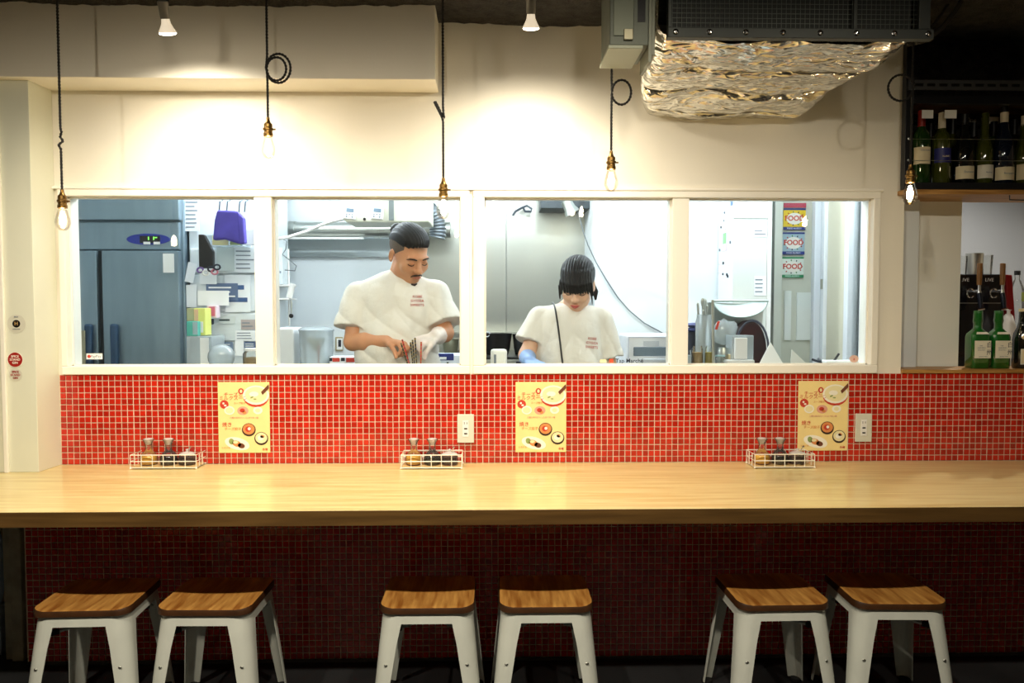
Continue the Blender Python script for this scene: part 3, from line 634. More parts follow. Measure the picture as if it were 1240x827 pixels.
dark_w = MB().box((XR-.03, .21, zsh+.001), (3.6, .27, CEIL+.02)).box((XR-.03, .1205, zsh+.001), (XR+.02, .21, CEIL+.02)); struct(obj('wall_bar_soffit', dark_w, ceil_m))
pm = mat('panel_edge', 'c9ccc0', .5)
tag(obj('door_pull', MB().lathe([(.02, 0), (.024, .003), (.022, .006), (.012, .003), (.0001, .002)], n=20, rot=Matrix.Rotation(R(90), 3, 'X')).shift((XR+.002, .168, P(1090, 431, .16).z)), steel, smooth=40), 'round steel finger pull on the edge of the white sliding panel', 'door pull')
# shelf
SF, SBK = -.06, .2
sx0, sx1 = P(1096, 170, SF).x, 2.9; st_, sb_ = P(1150, 112, SF).z, P(1150, 229, SF).z
e = empty('bottle_shelf', ((sx0+sx1)/2, 0, sb_), 'black steel bottle shelf with wooden boards hung beside the white wall', 'shelf')
F = MB(); t = .032
for x in (sx0, sx1-t):
    for y in (SF, SBK-t): F.box((x, y, sb_), (x+t, y+t, CEIL))
for y in (SF, SBK-t): F.box((sx0+t, y, sb_), (sx1-t, y+t, sb_+.027)); F.box((sx0+t, y, st_-.045), (sx1-t, y+t, st_-.012))
obj('frame', F, black, e, world=True, bevel=.0015)
obj('shelf_board', MB().box((sx0+.004, SF+.004, sb_-.02), (sx1, SBK, sb_-.0005)), wood_c, e, world=True, bevel=.002)
obj('top_board', MB().box((sx0+.034, SF+.034, st_-.032), (sx1, SBK-.034, st_-.0125)), mat('walnut_board', '6e4a2c', .5, col2='4c3019', vscale=6, stretch=(1, 15, 15)), e, world=True)
obj('shelf_floor', MB().box((sx0+.034, SF+.034, sb_+.004), (sx1, SBK-.034, sb_+.0265)), black, e, world=True)
for z_px in (168, 194): 
    z = P(1100, z_px, SF).z; obj('guard_wire', MB().cyl((sx0+t, SF+.005, z), (sx1-t, SF+.005, z), .0012, n=6), steel, e, world=True)
    obj('bolt', MB().lathe([(.006, 0), (.006, .002), (.0001, .004)], n=10, rot=Matrix.Rotation(R(90), 3, 'X')).shift((sx0+.016, SF, z)), steel, e, world=True)
# slotted rail above
rz0, rz1 = P(1150, 109, SF-.01).z, P(1150, 97, SF-.01).z; rm = mat('rail_grey', '55575a', .5, .5)
r_ = empty('slotted_rail', ((sx0+sx1)/2, SF-.012, rz0), 'grey slotted steel rail fixed above the bottle shelf', 'rail'); R_ = MB(); x = sx0+.03; zc = (rz0+rz1)/2
R_.box((sx0+.003, SF-.012, rz0), (sx1, SF-.009, zc-.006)); R_.box((sx0+.003, SF-.012, zc+.006), (sx1, SF-.009, rz1))
xp = sx0+.003
while x < sx1-.05:
    R_.box((xp, SF-.012, zc-.006), (x, SF-.009, zc+.006)); xp = x+.035; x += .05
obj('channel', R_, rm, r_, world=True); obj('channel_back', MB().box((sx0+.003, SF-.003, rz0), (sx1, SF-.0005, rz1)), blackp, r_, world=True)
gl_green = mat('green_bottle_glass', '1d3a12', .08, coat=.6, spec=.8); gl_olive = mat('olive_bottle_glass', '3c4214', .08, coat=.6, spec=.8); gl_dark = mat('black_bottle_glass', '0b0d0c', .07, coat=.6, spec=.8); gl_blue = mat('navy_bottle_glass', '0c1526', .07, coat=.6, spec=.8)
capm = mat('capsule_black', '101012', .4); cap_w = mat('capsule_cream', 'd9cfb6', .5); cap_r = mat('capsule_red', '8c1f18', .4); lbl_b = mat('label_blue', '23276b', .5); lbl_w = mat('label_white', 'e8e2d0', .6)
def wine(X, Y, Z, h, r, style, glass, cap, lbl, lab_z, label, group='wine bottles on the black shelf', words=None, lw=1.0):
    e = empty('wine_bottle', (X, Y, Z), label, 'bottle', group); s = h/.30
    if style == 'bordeaux': pr = [(r*.9, 0), (r, .004), (r, .19*s), (r*.92, .205*s), (r*.6, .222*s), (.0145, .237*s), (.0135, h)]
    else: pr = [(r*.9, 0), (r, .004), (r, .13*s), (r*.93, .155*s), (r*.72, .185*s), (r*.48, .212*s), (.0155, .24*s), (.0138, h)]
    obj('glass', MB().lathe(pr, n=24), glass, e, smooth=50)
    obj('capsule', MB().lathe([(.0152, h-.07*s), (.0148, h-.004), (.0145, h+.001), (.0001, h+.0012)], n=16), cap, e, smooth=40)
    def band(z0, z1, m_, a=75, nm='label'):
        b = MB(); n = 14; vs = []; q = R(a)
        for i in range(n+1):
            th = -PI/2-q+2*q*i/n
            for z in (z0, z1): vs.append(((r+.0006)*math.cos(th), (r+.0006)*math.sin(th), z))
        b.add(vs, [(2*i, 2*i+2, 2*i+3, 2*i+1) for i in range(n)]); return obj(nm, b, m_, e, smooth=60, fix=False)
    if lbl:
        l = band(lab_z[0], lab_z[1], lbl, 75*lw)
        if words:
            for b, sz, z, m_ in words: text('lettering', b, sz, (0, -r-.0012, z), m_, l, ext=.0002)
    return e
ZSH = sb_+.027
wl = [(1115, .31, .036, 'bordeaux', gl_green, cap_r, gold_lbl, (.085, .155), 'green wine bottle with large cream label at the shelf end by the wall', [('CHATEAU', .009, .14, grey_ink)]),
      (1139, .30, .036, 'bordeaux', gl_olive, cap_w, lbl_b, (.09, .15), 'olive wine bottle with a dark blue label', [('BLANC', .010, .115, gold_lbl)]),
      (1166, .295, .04, 'burgundy', gl_dark, capm, gold_lbl, (.022, .075), 'dark wine bottle with wide cream label next to the blue labelled bottle', [('Domaine', .011, .05, grey_ink)]),
      (1191, .30, .034, 'burgundy', gl_olive, gl_olive, lbl_w, (.026, .082), 'olive wine bottle with small white label and no capsule', [('Riesling', .008, .05, grey_ink)]),
      (1214, .329, .041, 'burgundy', gl_blue, capm, gold_lbl, (.018, .072), 'tall navy wine bottle with cream neck band and cream label', [('Bourgogne', .010, .045, grey_ink)]),
      (1239, .29, .038, 'burgundy', gl_olive, cap_w, gold_lbl, (.02, .085), 'olive wine bottle with peaked cream label beyond the tall navy bottle', [('Vin', .012, .05, grey_ink)]),
      (1266, .30, .038, 'bordeaux', gl_dark, capm, lbl_w, (.03, .09), 'black wine bottle with white label at the far shelf part', None)]
for i, (px, h, r, sty, gl, cp, lb, lz, lab, wd) in enumerate(wl):
    X = P(px, 190, .02).x; wine(X, .015 if i != 0 else .02, ZSH, h, r, sty, gl, cp, lb, lz, lab, words=wd)
nb = MB().lathe([(.0158, .262), (.0158, .304)], n=16); w5 = [o for o in COL.objects if o.get('label', '').startswith('tall navy')][0]; obj('neck_band', nb, cap_w, w5, smooth=40)
for i, (px, h, gl, beh) in enumerate(((1127, .28, gl_dark, 'between the red capped and blue labelled bottles'), (1153, .3, gl_olive, 'just past the blue labelled bottle'), (1179, .285, gl_dark, 'next to the uncapped olive bottle'), (1203, .29, gl_green, 'next to the tall navy bottle'), (1228, .3, gl_dark, 'beyond the tall navy bottle'))):
    wine(P(px, 190, .12).x, .122, ZSH, h, .035, 'bordeaux', gl, capm, None, None, 'plain wine bottle in the back row, '+beh, 'wine bottles in the back row')
for px, w_ in ((1151, .05), (1123, .047)):
    p = P(px, 138, SF+.03); tag(obj('price_card', MB().box((p.x-w_/2, SF+.028, p.z-.018), (p.x+w_/2, SF+.0295, p.z+.016)), paper, loc=(p.x, SF+.028, p.z)), 'small white card hung on the bottle shelf, '+('over the blue labelled bottle' if px > 1130 else 'over the bottle by the wall'), 'card')
p = P(1192, 146, .16); e = empty('shelf_sign', (p.x, .155, p.z), 'small dark sign with pale lettering behind the wine bottles', 'sign'); obj('board', MB().box((-.13, 0, -.02), (.09, .004, .02)), black, e); obj('pale_end', MB().box((.0, -.001, -.015), (.06, -.0001, .015)), lbl_w, e); text('lettering', 'Wine', .028, (-.07, -.001, 0), lbl_w, e); 
hk = P(1233, 238, SF+.02); tag(obj('shelf_hook', MB().tube([(hk.x-.03, SF+.03, sb_-.018), (hk.x-.03, SF+.03, hk.z-.012), (hk.x+.06, SF+.03, hk.z-.014)], .0025, 6), black, loc=tuple(hk)), 'black wire hook under the bottle shelf', 'hook')
# whisky and sake on the sill
gl_wh = mat('whisky_green_glass', '14641e', .06, coat=.7, spec=.8, vary=.35, vscale=14)
def whisky(px, label):
    X = P(px, 445, .05).x; e = empty('whisky_bottle', (X, .055, sill_t), label, 'bottle', 'green whisky bottles on the oak sill')
    def sec(w_, d, z, r): return [(x, y, z) for x, y in rrect(w_, r, 5, d)]
    rs = [sec(.070, .062, 0, .012), sec(.079, .07, .004, .016), (sec(.079, .07, .135, .016)), sec(.076, .066, .148, .02), sec(.05, .046, .163, .02), sec(.034, .034, .172, .0165), sec(.033, .033, .19, .016), sec(.039, .039, .205, .019), sec(.036, .036, .215, .0175), sec(.034, .034, .245, .0165)]
    n = len(rs[0]); fs = [(i*n+j, i*n+(j+1) % n, (i+1)*n+(j+1) % n, (i+1)*n+j) for i in range(len(rs)-1) for j in range(n)]+[tuple(range(n-1, -1, -1)), tuple((len(rs)-1)*n+j for j in range(n))]
    obj('glass', MB().add([p for r_ in rs for p in r_], fs), gl_wh, e, smooth=50)
    obj('cap', MB().lathe([(.0172, .212), (.0175, .246), (.016, .248), (.0001, .248)], n=16), mat('whisky_cap', '2c6b30', .4), e, smooth=40)
    l = obj('label', MB().box((-.033, -.0362, .045), (.0375, -.0352, .12)), lbl_w, e)
    obj('neck_label', MB().prism([(-.026, -.0338, .1475), (.03, -.0338, .1475), (.024, -.027, .1565), (-.02, -.027, .1565)], (0, -.0008, .0002)), lbl_w, e)
    text('lettering', '白', .026, (.031, -.0367, .101), dark_ink, l); text('lettering', '州', .026, (.031, -.0367, .069), dark_ink, l)
    text('lettering', 'THE', .007, (-.006, -.0367, .098), grey_ink, l); text('lettering', 'HAKUSHU', .0075, (-.004, -.0367, .089), grey_ink, l); text('lettering', 'SINGLE MALT', .0055, (-.004, -.0367, .08), grey_ink, l); text('lettering', 'JAPANESE WHISKY', .0045, (.004, -.0367, .052), grey_ink, l)
whisky(1183.5, 'green glass whisky bottle with square label on the oak sill, by the white panel'); whisky(1208.5, 'green glass whisky bottle with square label beside the black sake bottle')
X = P(1238, 445, .05).x; e = empty('sake_bottle', (X, .055, sill_t), 'black sake bottle with cream oval neck label on the oak sill', 'bottle')
obj('glass', MB().lathe([(.034, 0), (.0385, .005), (.0385, .12), (.034, .15), (.022, .178), (.0165, .2), (.0155, .246)], n=24), gl_dark, e, smooth=50)
obj('cap', MB().lathe([(.0175, .244), (.0175, .256), (.0001, .257)], n=16), mat('sake_cap', 'd8cba4', .5), e, smooth=40)
l = obj('label', MB().box((-.032, -.0395, .018), (.032, -.0387, .085)), lbl_w, e); obj('label_stripe', MB().box((-.028, -.0402, .025), (-.008, -.0396, .08)), gold_lbl, l); text('lettering', '純米\n吟醸', .019, (.014, -.0402, .053), dark_ink, l)
l = obj('neck_label', MB().disc((0, .142), .03, .015, -.0405, rot=.35, d=.004), gold_lbl, e); text('lettering', '獺', .02, (0, -.0412, .142), dark_ink, l)
# beer tap tower
TY = .62; ta, tb = P(1150, 332, TY), P(1214, 445, TY); e = empty('beer_tap_tower', ((ta.x+tb.x)/2, TY, .9), 'black beer dispenser with two wooden tap handles behind the whisky bottles', 'beer dispenser')
obj('body', MB().box((ta.x, TY, .9), (tb.x, TY+.3, ta.z)), mat('dispenser_black', '0a0b12', .25, coat=.4), e, world=True, bevel=.006)
obj('drip_line', MB().box((ta.x, TY-.004, P(1180, 367, TY).z-.002), (tb.x, TY, P(1180, 367, TY).z+.002)), steel, e, world=True)
rp = P(1222, 332, TY); obj('red_side', MB().prism([(tb.x, TY-.01, ta.z-.002), (tb.x+.03, TY-.01, ta.z-.004), (tb.x+.06, TY-.01, 1.27), (tb.x+.02, TY-.01, 1.27)], (0, .3, 0)), mat('dispenser_red', '8c1015', .35), e, world=True, bevel=.003)
tag(obj('back_counter', MB().box((c1+.005, TY-.05, .0), (3.5, 1.59, .899)), mat('bar_back_counter', '25262a', .5), bevel=.004, loc=(2.7, 1.0, 0)), 'dark back counter under the beer dispenser', 'counter')
for px in (1186, 1214):
    p = P(px, 338, TY-.06); w_ = empty('tap', (p.x, TY-.06, p.z)); w_.parent = e; w_.location = Vector((p.x, TY-.06, p.z))-e.location
    zz = P(px, 350, TY-.06).z-p.z
    tp = obj('tap_handle', MB().lathe([(.011, zz+.02), (.0125, .03), (.0125, .075), (.011, .078), (.0001, .079)], n=14), mat('tap_wood', '9a6a34', .45, vary=.4, vscale=40, stretch=(6, 6, 1)), w_, smooth=40)
    obj('tap_body', MB().lathe([(.008, zz-.03), (.012, zz-.025), (.008, zz), (.008, zz+.02)], n=12).cyl((0, 0, zz-.01), (-.02, .06, zz-.01), .009), chrome, w_, smooth=40)
    obj('spout', MB().tube([(0, 0, zz-.02), (.002, -.005, zz-.05), (.004, -.012, zz-.095)], [.012, .012, .01], 12), mat('spout_dark', '1b1f2c', .25, .6), w_, smooth=40)
    obj('nozzle', MB().cyl((-.014, -.015, zz-.104), (.018, -.018, zz-.098), .005, n=8), chrome, w_)
    obj('ring', MB().tube([(-.03+.018*math.cos(a), .02, zz-.02+.022*math.sin(a)) for a in [R(40+i*20) for i in range(15)]], .0035, 6), chrome, w_)
text('tower_lettering', 'LIVE', .024, (P(1168, 339, TY).x, TY-.001, P(1168, 339, TY).z), white_p, e, world=True, rot=(PI/2, 0, -.1)); text('tower_lettering', 'LIVE', .024, (P(1198, 339, TY).x, TY-.001, P(1198, 339, TY).z), white_p, e, world=True)
cupm = mat('beaker_metal', 'cfcfc8', .3, .8)
for px, w_, h_, m_, nm, lab, ct_ in ((1180, 20, 26, cupm, 'metal_tumbler', 'brushed metal tumbler standing on the beer dispenser', 'tumbler'), (1166, 11, 23, clearg, 'drinking_glass', 'clear glass on the dispenser, by the white panel', 'glass'), (1195, 14, 24, clearg, 'drinking_glass', 'clear patterned glass on the dispenser, right of the metal tumbler', 'glass')):
    a, b = P(px-w_/2, 332, TY+.1), P(px+w_/2, 332-h_, TY+.1); r_ = (b.x-a.x)/2; hh = b.z-a.z
    o = obj(nm, MB().lathe([(r_*.8, 0), (r_, hh), (r_*.92, hh), (r_*.74, .006), (.0001, .006)], n=20), m_, smooth=40); o.location = ((a.x+b.x)/2, TY+.1, ta.z); tag(o, lab, ct_)
p = P(1231, 365, .98); e = empty('spirit_bottle', (p.x, .98, .9), 'clear glass bottle with black cap behind the red dispenser side', 'bottle')
obj('glass', MB().lathe([(.036, 0), (.038, .005), (.038, p.z-.9+.06), (.02, p.z-.9+.11), (.013, p.z-.9+.12), (.013, p.z-.9+.15)], n=18), clearg, e, smooth=50); obj('cap', MB().lathe([(.0155, p.z-.9+.145), (.0155, p.z-.9+.168), (.0001, p.z-.9+.169)], n=14), capm, e, smooth=40); obj('label', MB().box((0, -.0395, p.z-.9), (.03, -.0385, p.z-.9+.05)), mat('lbl_green', '8f9a4a', .5), e)
p = P(1224, 395, .5); e = empty('soap_bottle', (p.x, .52, .9), 'pale plastic pump bottle standing behind the whisky bottles', 'bottle'); obj('body', MB().lathe([(.03, 0), (.034, .01), (.034, p.z-.9), (.02, p.z-.9+.05), (.012, p.z-.9+.06)], n=16), white_p, e, smooth=50); obj('pump', MB().lathe([(.008, p.z-.9+.06), (.008, p.z-.9+.075), (.014, p.z-.9+.08), (.0001, p.z-.9+.082)], n=12), white_p, e, smooth=40)
# the bar's own ceiling light, hidden by the shelf: its glow and the lit bar wall show in the photograph
e = empty('bar_downlight', (2.6, .75, CEIL-.05), 'round downlight under the dark ceiling over the bar', 'lamp'); obj('can', MB().lathe([(.05, .0), (.05, .06), (.0001, .06)], n=20), black, e); obj('bar_lens_offscreen', MB().lathe([(.045, .002), (.0001, .001)], n=20), spot_face, e); lamp('SPOT', 'bar_light_offscreen', (2.6, .75, CEIL-.07), W_BAR, (1, .93, .82), e, size=.04, spot=150, target=(2.6, .75, 0))
# ================================================================== kitchen
pal = lambda n, c, r=.5: mat('k_'+n, c, r)
# stainless back panels
e_ = MB().box((sx0k := P(478, 340, YK).x, YK, 0), (P(613, 340, YK).x-.002, YK+.0295, KC)); 
hood_w = struct(obj('wall_steel_panel', e_, steel)); struct(obj('wall_steel_panel_right', MB().box((P(613, 340, YK).x+.002, YK, 0), (P(728, 340, YK).x, YK+.0295, KC)), steel))
# fluorescent battens
tube_m = emat('tube_glow', (.88, .95, 1), 9)
for i, (x, y, lab) in enumerate(((-1.15, 1.0, 'fluorescent batten on the kitchen ceiling nearer the fridge'), (.0, 1.05, 'fluorescent batten on the kitchen ceiling over the stove aisle'), (1.3, .7, 'fluorescent batten on the kitchen ceiling nearer the glass door'))):
    e = empty('ceiling_batten', (x, y, KC), lab, 'ceiling light', 'fluorescent battens in the kitchen')
    obj('housing', MB().box((-.5, -.05, -.04), (.5, .05, -.0005)), white_p, e, bevel=.004)
    wh = ('fridge', 'stove', 'door')[i]; obj(wh+'_tube_offscreen', MB().cyl((-.47, 0, -.058), (.47, 0, -.058), .014, n=12), tube_m, e, smooth=40)
    for nm_, dx in (('first', -.33), ('second', 0), ('third', .33)): lamp('POINT', wh+'_tube_'+nm_+'_light_offscreen', (x+dx, y, KC-.1), W_KIT*(1.15, 1, .8)[i], COOL, e, size=.03)
# fridge ------------------------------------------------------------
YF = 1.1; fr_m = mat('fridge_steel', '8497a2', .42, .6, vary=.12, vscale=3, stretch=(6, 1, 1)); fr_d = mat('fridge_dark', '20282e', .5)
xr, xl = P(222, 340, YF).x, P(222, 340, YF).x-.93; ft = KF+1.95
e = empty('upright_fridge', ((xl+xr)/2, YF, KF), 'tall grey steel two-door fridge with blue oval control panel', 'fridge')
zd = P(150, 304, YF).z; xm = P(124, 380, YF).x
obj('body', MB().box((xl, YF+.02, KF+.08), (xr, YF+.65, ft)), fr_m, e, world=True, bevel=.006)
hd = obj('header', MB().box((xl, YF-.012, zd+.006), (xr-.012, YF+.019, P(150, 269, YF).z)), fr_m, e, world=True, bevel=.006)
obj('top_cowl', MB().box((xl, YF-.03, P(150, 267, YF).z), (xr-.004, YF+.019, ft)), fr_m, e, world=True, bevel=.006)
for a, b in ((xl, xm-.012), (xm+.016, xr-.012)):
    d = obj('door', MB().box((a, YF-.03, KF+.14), (b, YF+.019, zd)), fr_m, e, world=True, bevel=.006)
    hx = (b-.04 if a == xl else a+.07); h0, h1 = P(140, 392, YF).z, P(140, 470, YF).z
    obj('handle', MB().box((hx-.02, YF-.065, h1), (hx+.02, YF-.0305, h0)), mat('handle_blue_grey', '38506a', .35, .4), d, world=True, bevel=.012, seg=3)
obj('door_gap', MB().box((xm-.012, YF-.004, KF+.14), (xm+.016, YF+.0195, zd)), fr_d, e, world=True)
obj('foot_plinth', MB().box((xl+.02, YF+.03, KF), (xr-.02, YF+.6, KF+.08)), fr_d, e, world=True)
c = P(181, 290, YF); pn = obj('control_panel', MB().disc((c.x, c.z), .118, .031, YF-.0165, 32, d=.004), pal('panel_blue', '23328c', .3), hd, world=True)
q = MB().box((c.x-.045, YF-.0185, c.z-.02), (c.x+.065, YF-.0168, c.z+.018)); obj('display', q, blackp, hd, world=True)
led = emat('led_green', (.3, 1, .15), 1.6)
obj('digits', MB().box((c.x-.0, YF-.0195, c.z-.004), (c.x+.006, YF-.0186, c.z+.014)).box((c.x+.028, YF-.0195, c.z-.004), (c.x+.034, YF-.0186, c.z+.014)).box((c.x+.036, YF-.0195, c.z+.006), (c.x+.05, YF-.0186, c.z+.012)), led, hd, world=True)
obj('buttons', MB().box((c.x-.025, YF-.0195, c.z-.028), (c.x+.012, YF-.0186, c.z-.014)).box((c.x+.03, YF-.0195, c.z-.028), (c.x+.065, YF-.0186, c.z-.014)), white_p, hd, world=True)
c = P(207, 319, YF); tag(obj('fridge_note', MB().box((c.x-.03, YF-.0325, c.z-.052), (c.x+.03, YF-.0308, c.z+.052)), paper, loc=(c.x, YF-.0315, c.z)), 'white paper note stuck on the grey fridge door', 'note')
c = P(97, 420, YF-.05); tag(obj('hanging_cloth', MB().box((c.x-.05, YF-.075, c.z-.13), (c.x+.04, YF-.068, c.z+.09)), pal('cloth_tan', '8d8a72', .9), bevel=.003, loc=(c.x, YF-.07, c.z)), 'tan cloth hanging beside the fridge door handle', 'cloth')
# sticker on the first pane, one on the fourth, wordmark on the third
c = P(114.5, 431.5, .03); e = empty('window_sticker', (c.x, .0295, c.z), 'small white sticker with red mark on the window before the fridge', 'sticker'); obj('film', MB().box((-.033, -.001, -.012), (.033, -.0003, .012)), paper, e); obj('mark', MB().disc((-.022, 0), .007, .007, -.0016), red_ink, e); text('lettering', 'PayPay', .016, (.006, -.0014, 0), grey_ink, e)
c = P(1034, 434.5, .03); e = empty('round_window_sticker', (c.x, .0295, c.z), 'small round orange sticker on the window corner by the glass door', 'sticker'); obj('film', MB().disc((0, 0), .02, .016, -.0008, 24), pal('peach', 'ecc4ae'), e); text('lettering', 'a', .02, (0, -.0013, 0), red_ink, e)
c = P(765, 437, .03); e = empty('window_wordmark', (c.x, .0295, c.z), 'red square and dark wordmark sticker on the window by the woman', 'sticker'); obj('square', MB().box((-.095, -.001, -.007), (-.079, -.0003, .008)), mat('mark_red', 'e0502e', .5), e); text('lettering', 'Tap Marché', .0245, (-.069, -.0007, 0), dark_ink, e, align='LEFT', bold=.0003); obj('pale_square', MB().box((-.135, -.001, -.007), (-.108, -.0003, .006)), pal('pale_yellow', 'efe3a8'), e)
# pass shelf behind the windows
PZ = 1.09; e = empty('pass_shelf', (0, .2, PZ-.03), 'narrow steel shelf along the kitchen side of the windows', 'shelf')
obj('board', MB().box((-1.7, .122, PZ-.03), (XP-.02, .222, PZ)), steel, e, world=True, bevel=.003)
for x in (-1.5, -.75, .6, 1.25, 1.8): obj('bracket', MB().prism([(x, .1205, PZ-.0305), (x, .215, PZ-.0305), (x, .1205, PZ-.18)], (.012, 0, 0)), steel, e, world=True)
# ---- wall of papers beside the fridge
YW = 1.9
shelf_m = pal('shelf_white', 'dfe7ec', .4)
x0, x1 = P(229, 340, 1.15).x, P(330, 340, 1.15).x
e = empty('wall_cabinet', ((x0+x1)/2, 1.15, KF), 'white kitchen cabinet covered with papers right of the fridge', 'cabinet')
obj('carcass', MB().box((x0, 1.16, KF), (x1, 1.49, 2.3)), shelf_m, e, world=True, bevel=.004)
zz = [P(270, y, 1.15).z for y in (300, 332, 378, 414, 448)]
for a, b in zip(zz[1:], zz[:-1]):
    obj('cabinet_door', MB().box((x0+.01, 1.145, a+.006), (x1-.01, 1.16, b-.006)), shelf_m, e, world=True, bevel=.003)
def sheet(px0, py0, px1, py1, Y, col, label, cat='paper', lines=0, tilt=0, grp='papers pinned beside the fridge', ink=None, th=.002, name='paper_sheet'):
    a, b = P(px0, py1, Y), P(px1, py0, Y); cx, cz = (a.x+b.x)/2, (a.z+b.z)/2; W, H = b.x-a.x, b.z-a.z
    e = empty(name, (cx, Y, cz), label, cat, grp)
    rt = Matrix.Rotation(R(tilt), 3, 'Y')
    obj('sheet', MB().box((-W/2, -th, -H/2), (W/2, 0, H/2), rot=rt, c=(0, 0, 0)), mat('paper_'+col, col, .7), e)
    if lines:
        m_ = MB(); rnd = random.Random(int(px0*7+py0))
        for k in range(lines):
            z = H/2-H*(k+1)/(lines+1); m_.box((-W*.42, -th-.0012, z-H*.12/lines), (W*(.42-rnd.random()*.3), -th-.0002, z+H*.12/lines), rot=rt, c=(0, 0, 0))
        obj('print', m_, ink or grey_ink, e)
    return e
sheet(224, 240, 241, 280, 1.14, 'eef2f6', 'white printed list hung high beside the fridge', lines=7)
sheet(240, 352, 277, 370, 1.1, 'f4f5f7', 'blank white card hung over the dark printed notice', th=.006)
sheet(250, 343, 288, 364, 1.13, '5c6f90', 'dark blue printed notice partly behind the blank card', lines=3, ink=paper)
sheet(273, 333, 303, 378, 1.135, 'e9edf2', 'white notice with blue heading and round stamp', lines=2, ink=pal('ink_blue', '3b5a8c'))
sheet(242, 321, 262, 344, 1.125, 'eceff2', 'white paper pocket below the black gloves', lines=0)
sheet(263, 299, 284, 328, 1.14, 'c9d3d2', 'pale green grey sheet under the clear bin')
sheet(284, 299, 311, 330, 1.14, 'e6ebf0', 'white sheet with grey lines beside the green grey sheet', lines=5)
sheet(226, 318, 236, 342, 1.12, 'f0f3f8', 'small curled white slip by the fridge edge', tilt=12)
sheet(226, 345, 238, 372, 1.13, 'e9eef5', 'narrow white sheet by the fridge edge under the slip')
sheet(264, 383, 285, 392, 1.138, 'd2dadb', 'label strip with a dark stamp on the cabinet', lines=1, ink=pal('stamp', '38484c'))
sheet(292, 387, 309, 399, 1.138, 'b5a9a8', 'grey pink photo card on the cabinet', lines=2)
sheet(285, 400, 311, 413, 1.136, 'eef0f4', 'white sheet with tiny coloured marks on the cabinet', lines=3)
sheet(262, 414, 282, 432, 1.13, '7387a2', 'blue grey patterned sheet low on the cabinet', lines=5, ink=paper)
sheet(285, 413, 295, 431, 1.125, 'f1f2f4', 'small white ticket over the patterned sheet')
sheet(296, 414, 311, 424, 1.13, '55688a', 'dark blue patterned ticket low on the cabinet', lines=3, ink=paper)
sheet(296, 279, 311, 297, 1.1, 'f3f5f8', 'white box front beside the purple bag', th=.05)
# clear bin, purple bag, gloves, files
def pbox(name, px0, py0, px1, py1, Y, d, m_, label, cat, bevel=.004, parts=None, group=None, z0=None):
    a, b = P(px0, py1, Y), P(px1, py0, Y)
    if z0 is not None: a.z = z0
    e = empty(name, ((a.x+b.x)/2, Y, a.z), label, cat, group)
    obj('body', MB().box((a.x, Y, a.z), (b.x, Y+d, b.z)), m_, e, world=True, bevel=bevel)
    for nm, (u0, v0, u1, v1), mm, dy in (parts or []):
        obj(nm, MB().box((a.x+(b.x-a.x)*u0, Y-dy, a.z+(b.z-a.z)*v0), (a.x+(b.x-a.x)*u1, Y-.0003, a.z+(b.z-a.z)*v1)), mm, e, world=True, bevel=min(.002, dy/3))
    return e
milky = glassmat('milky_plastic', (.9, .95, .97), .8, .15, .04, milk=.35, milkcol=(.8, .87, .9))
pbox('clear_bin', 245, 284, 294, 298, 1, .147, milky, 'clear plastic bin with a yellow and white label', 'bin', parts=[('label', (.25, .08, .65, .9), pal('label_yel', 'e6e3a6'), .002), ('green_mark', (.68, .1, .98, .85), pal('mark_green', '9fb67a'), .002)])
c = P(277, 274, 0.95); e = empty('purple_bag', (c.x, 0.95, c.z), 'purple cloth bag hanging by thin straps', 'bag'); mb = MB()
poly = [(-.082, -.075), (-.07, .03), (-.055, .085), (.05, .08), (.075, .05), (.085, -.06), (.06, -.095), (-.02, -.07)]
mb.prism([(x, -.02, z) for x, z in poly], (0, .04, 0)); obj('cloth', mb, mat('purple_cloth', '5b50b4', .85, vary=.3, vscale=14), e, bevel=.012, seg=3)
obj('dark_side', MB().prism([(.05, -.022, .08), (.085, -.022, .04), (.09, -.022, -.09), (.06, -.022, -.096)], (0, .045, 0)), mat('purple_cloth', '5b50b4', .85), e, bevel=.006)
for x in (-.05, -.01, .055, .085): obj('strap', MB().tube([(x, 0, .075), (x+.004, .004, .13), (x+.002, .21, .2)], .004, 6), pal('strap_d', '4a5866'), e)
c = P(252, 318, .968); e = empty('glove_pouch', (c.x, .968, c.z), 'black pouch of scissors and pens hanging beside the fridge', 'pouch'); obj('pouch', MB().prism([(-.05, 0, .15), (-.02, 0, .15), (.025, 0, .06), (.025, 0, -.03), (-.05, 0, -.03)], (0, .034, 0)), blackp, e, bevel=.004)
for k, (x, z, m_) in enumerate(((-.04, -.04, pal('violet', '6a4f8a')), (-.01, -.055, white_p), (.02, -.035, dark_ink), (.04, -.05, pal('pinkh', 'c97a8a')), (.055, -.025, dark_ink))): obj('handle_ring', MB().tube([(x+.016*math.cos(a), -.006-.004*k, z+.013*math.sin(a)) for a in [2*PI*i/12 for i in range(12)]], .005, 6, closed=True), m_, e)
pbox('file_box', 226, 373, 235, 389, 0.95, .09, pal('file_olive', 'a9ac86'), 'olive file standing beside the yellow file', 'file')
pbox('file_box', 235, 373, 248.5, 406, 0.95, .09, pal('file_yellow', 'dfe27c'), 'lime yellow file with orange stripe', 'file', parts=[('stripe', (.05, .45, .4, .95), pal('stripe_o', 'd9b08c'), .002), ('white_label', (.45, .1, .8, .5), paper, .002)])
pbox('tape_box', 226, 389, 239.5, 407, 0.9, .04, pal('teal', '4fae9f'), 'teal box in front of the files', 'box', parts=[('grey_half', (.55, .1, .98, .95), pal('tealgrey', '9bb3b8'), .002)])
pbox('plastic_container', 226, 407, 256, 447, 0.9, .2, milky, 'frosted plastic container on the kitchen shelf below the files', 'container', parts=[('white_label', (.55, .1, .9, .95), paper, .002)])
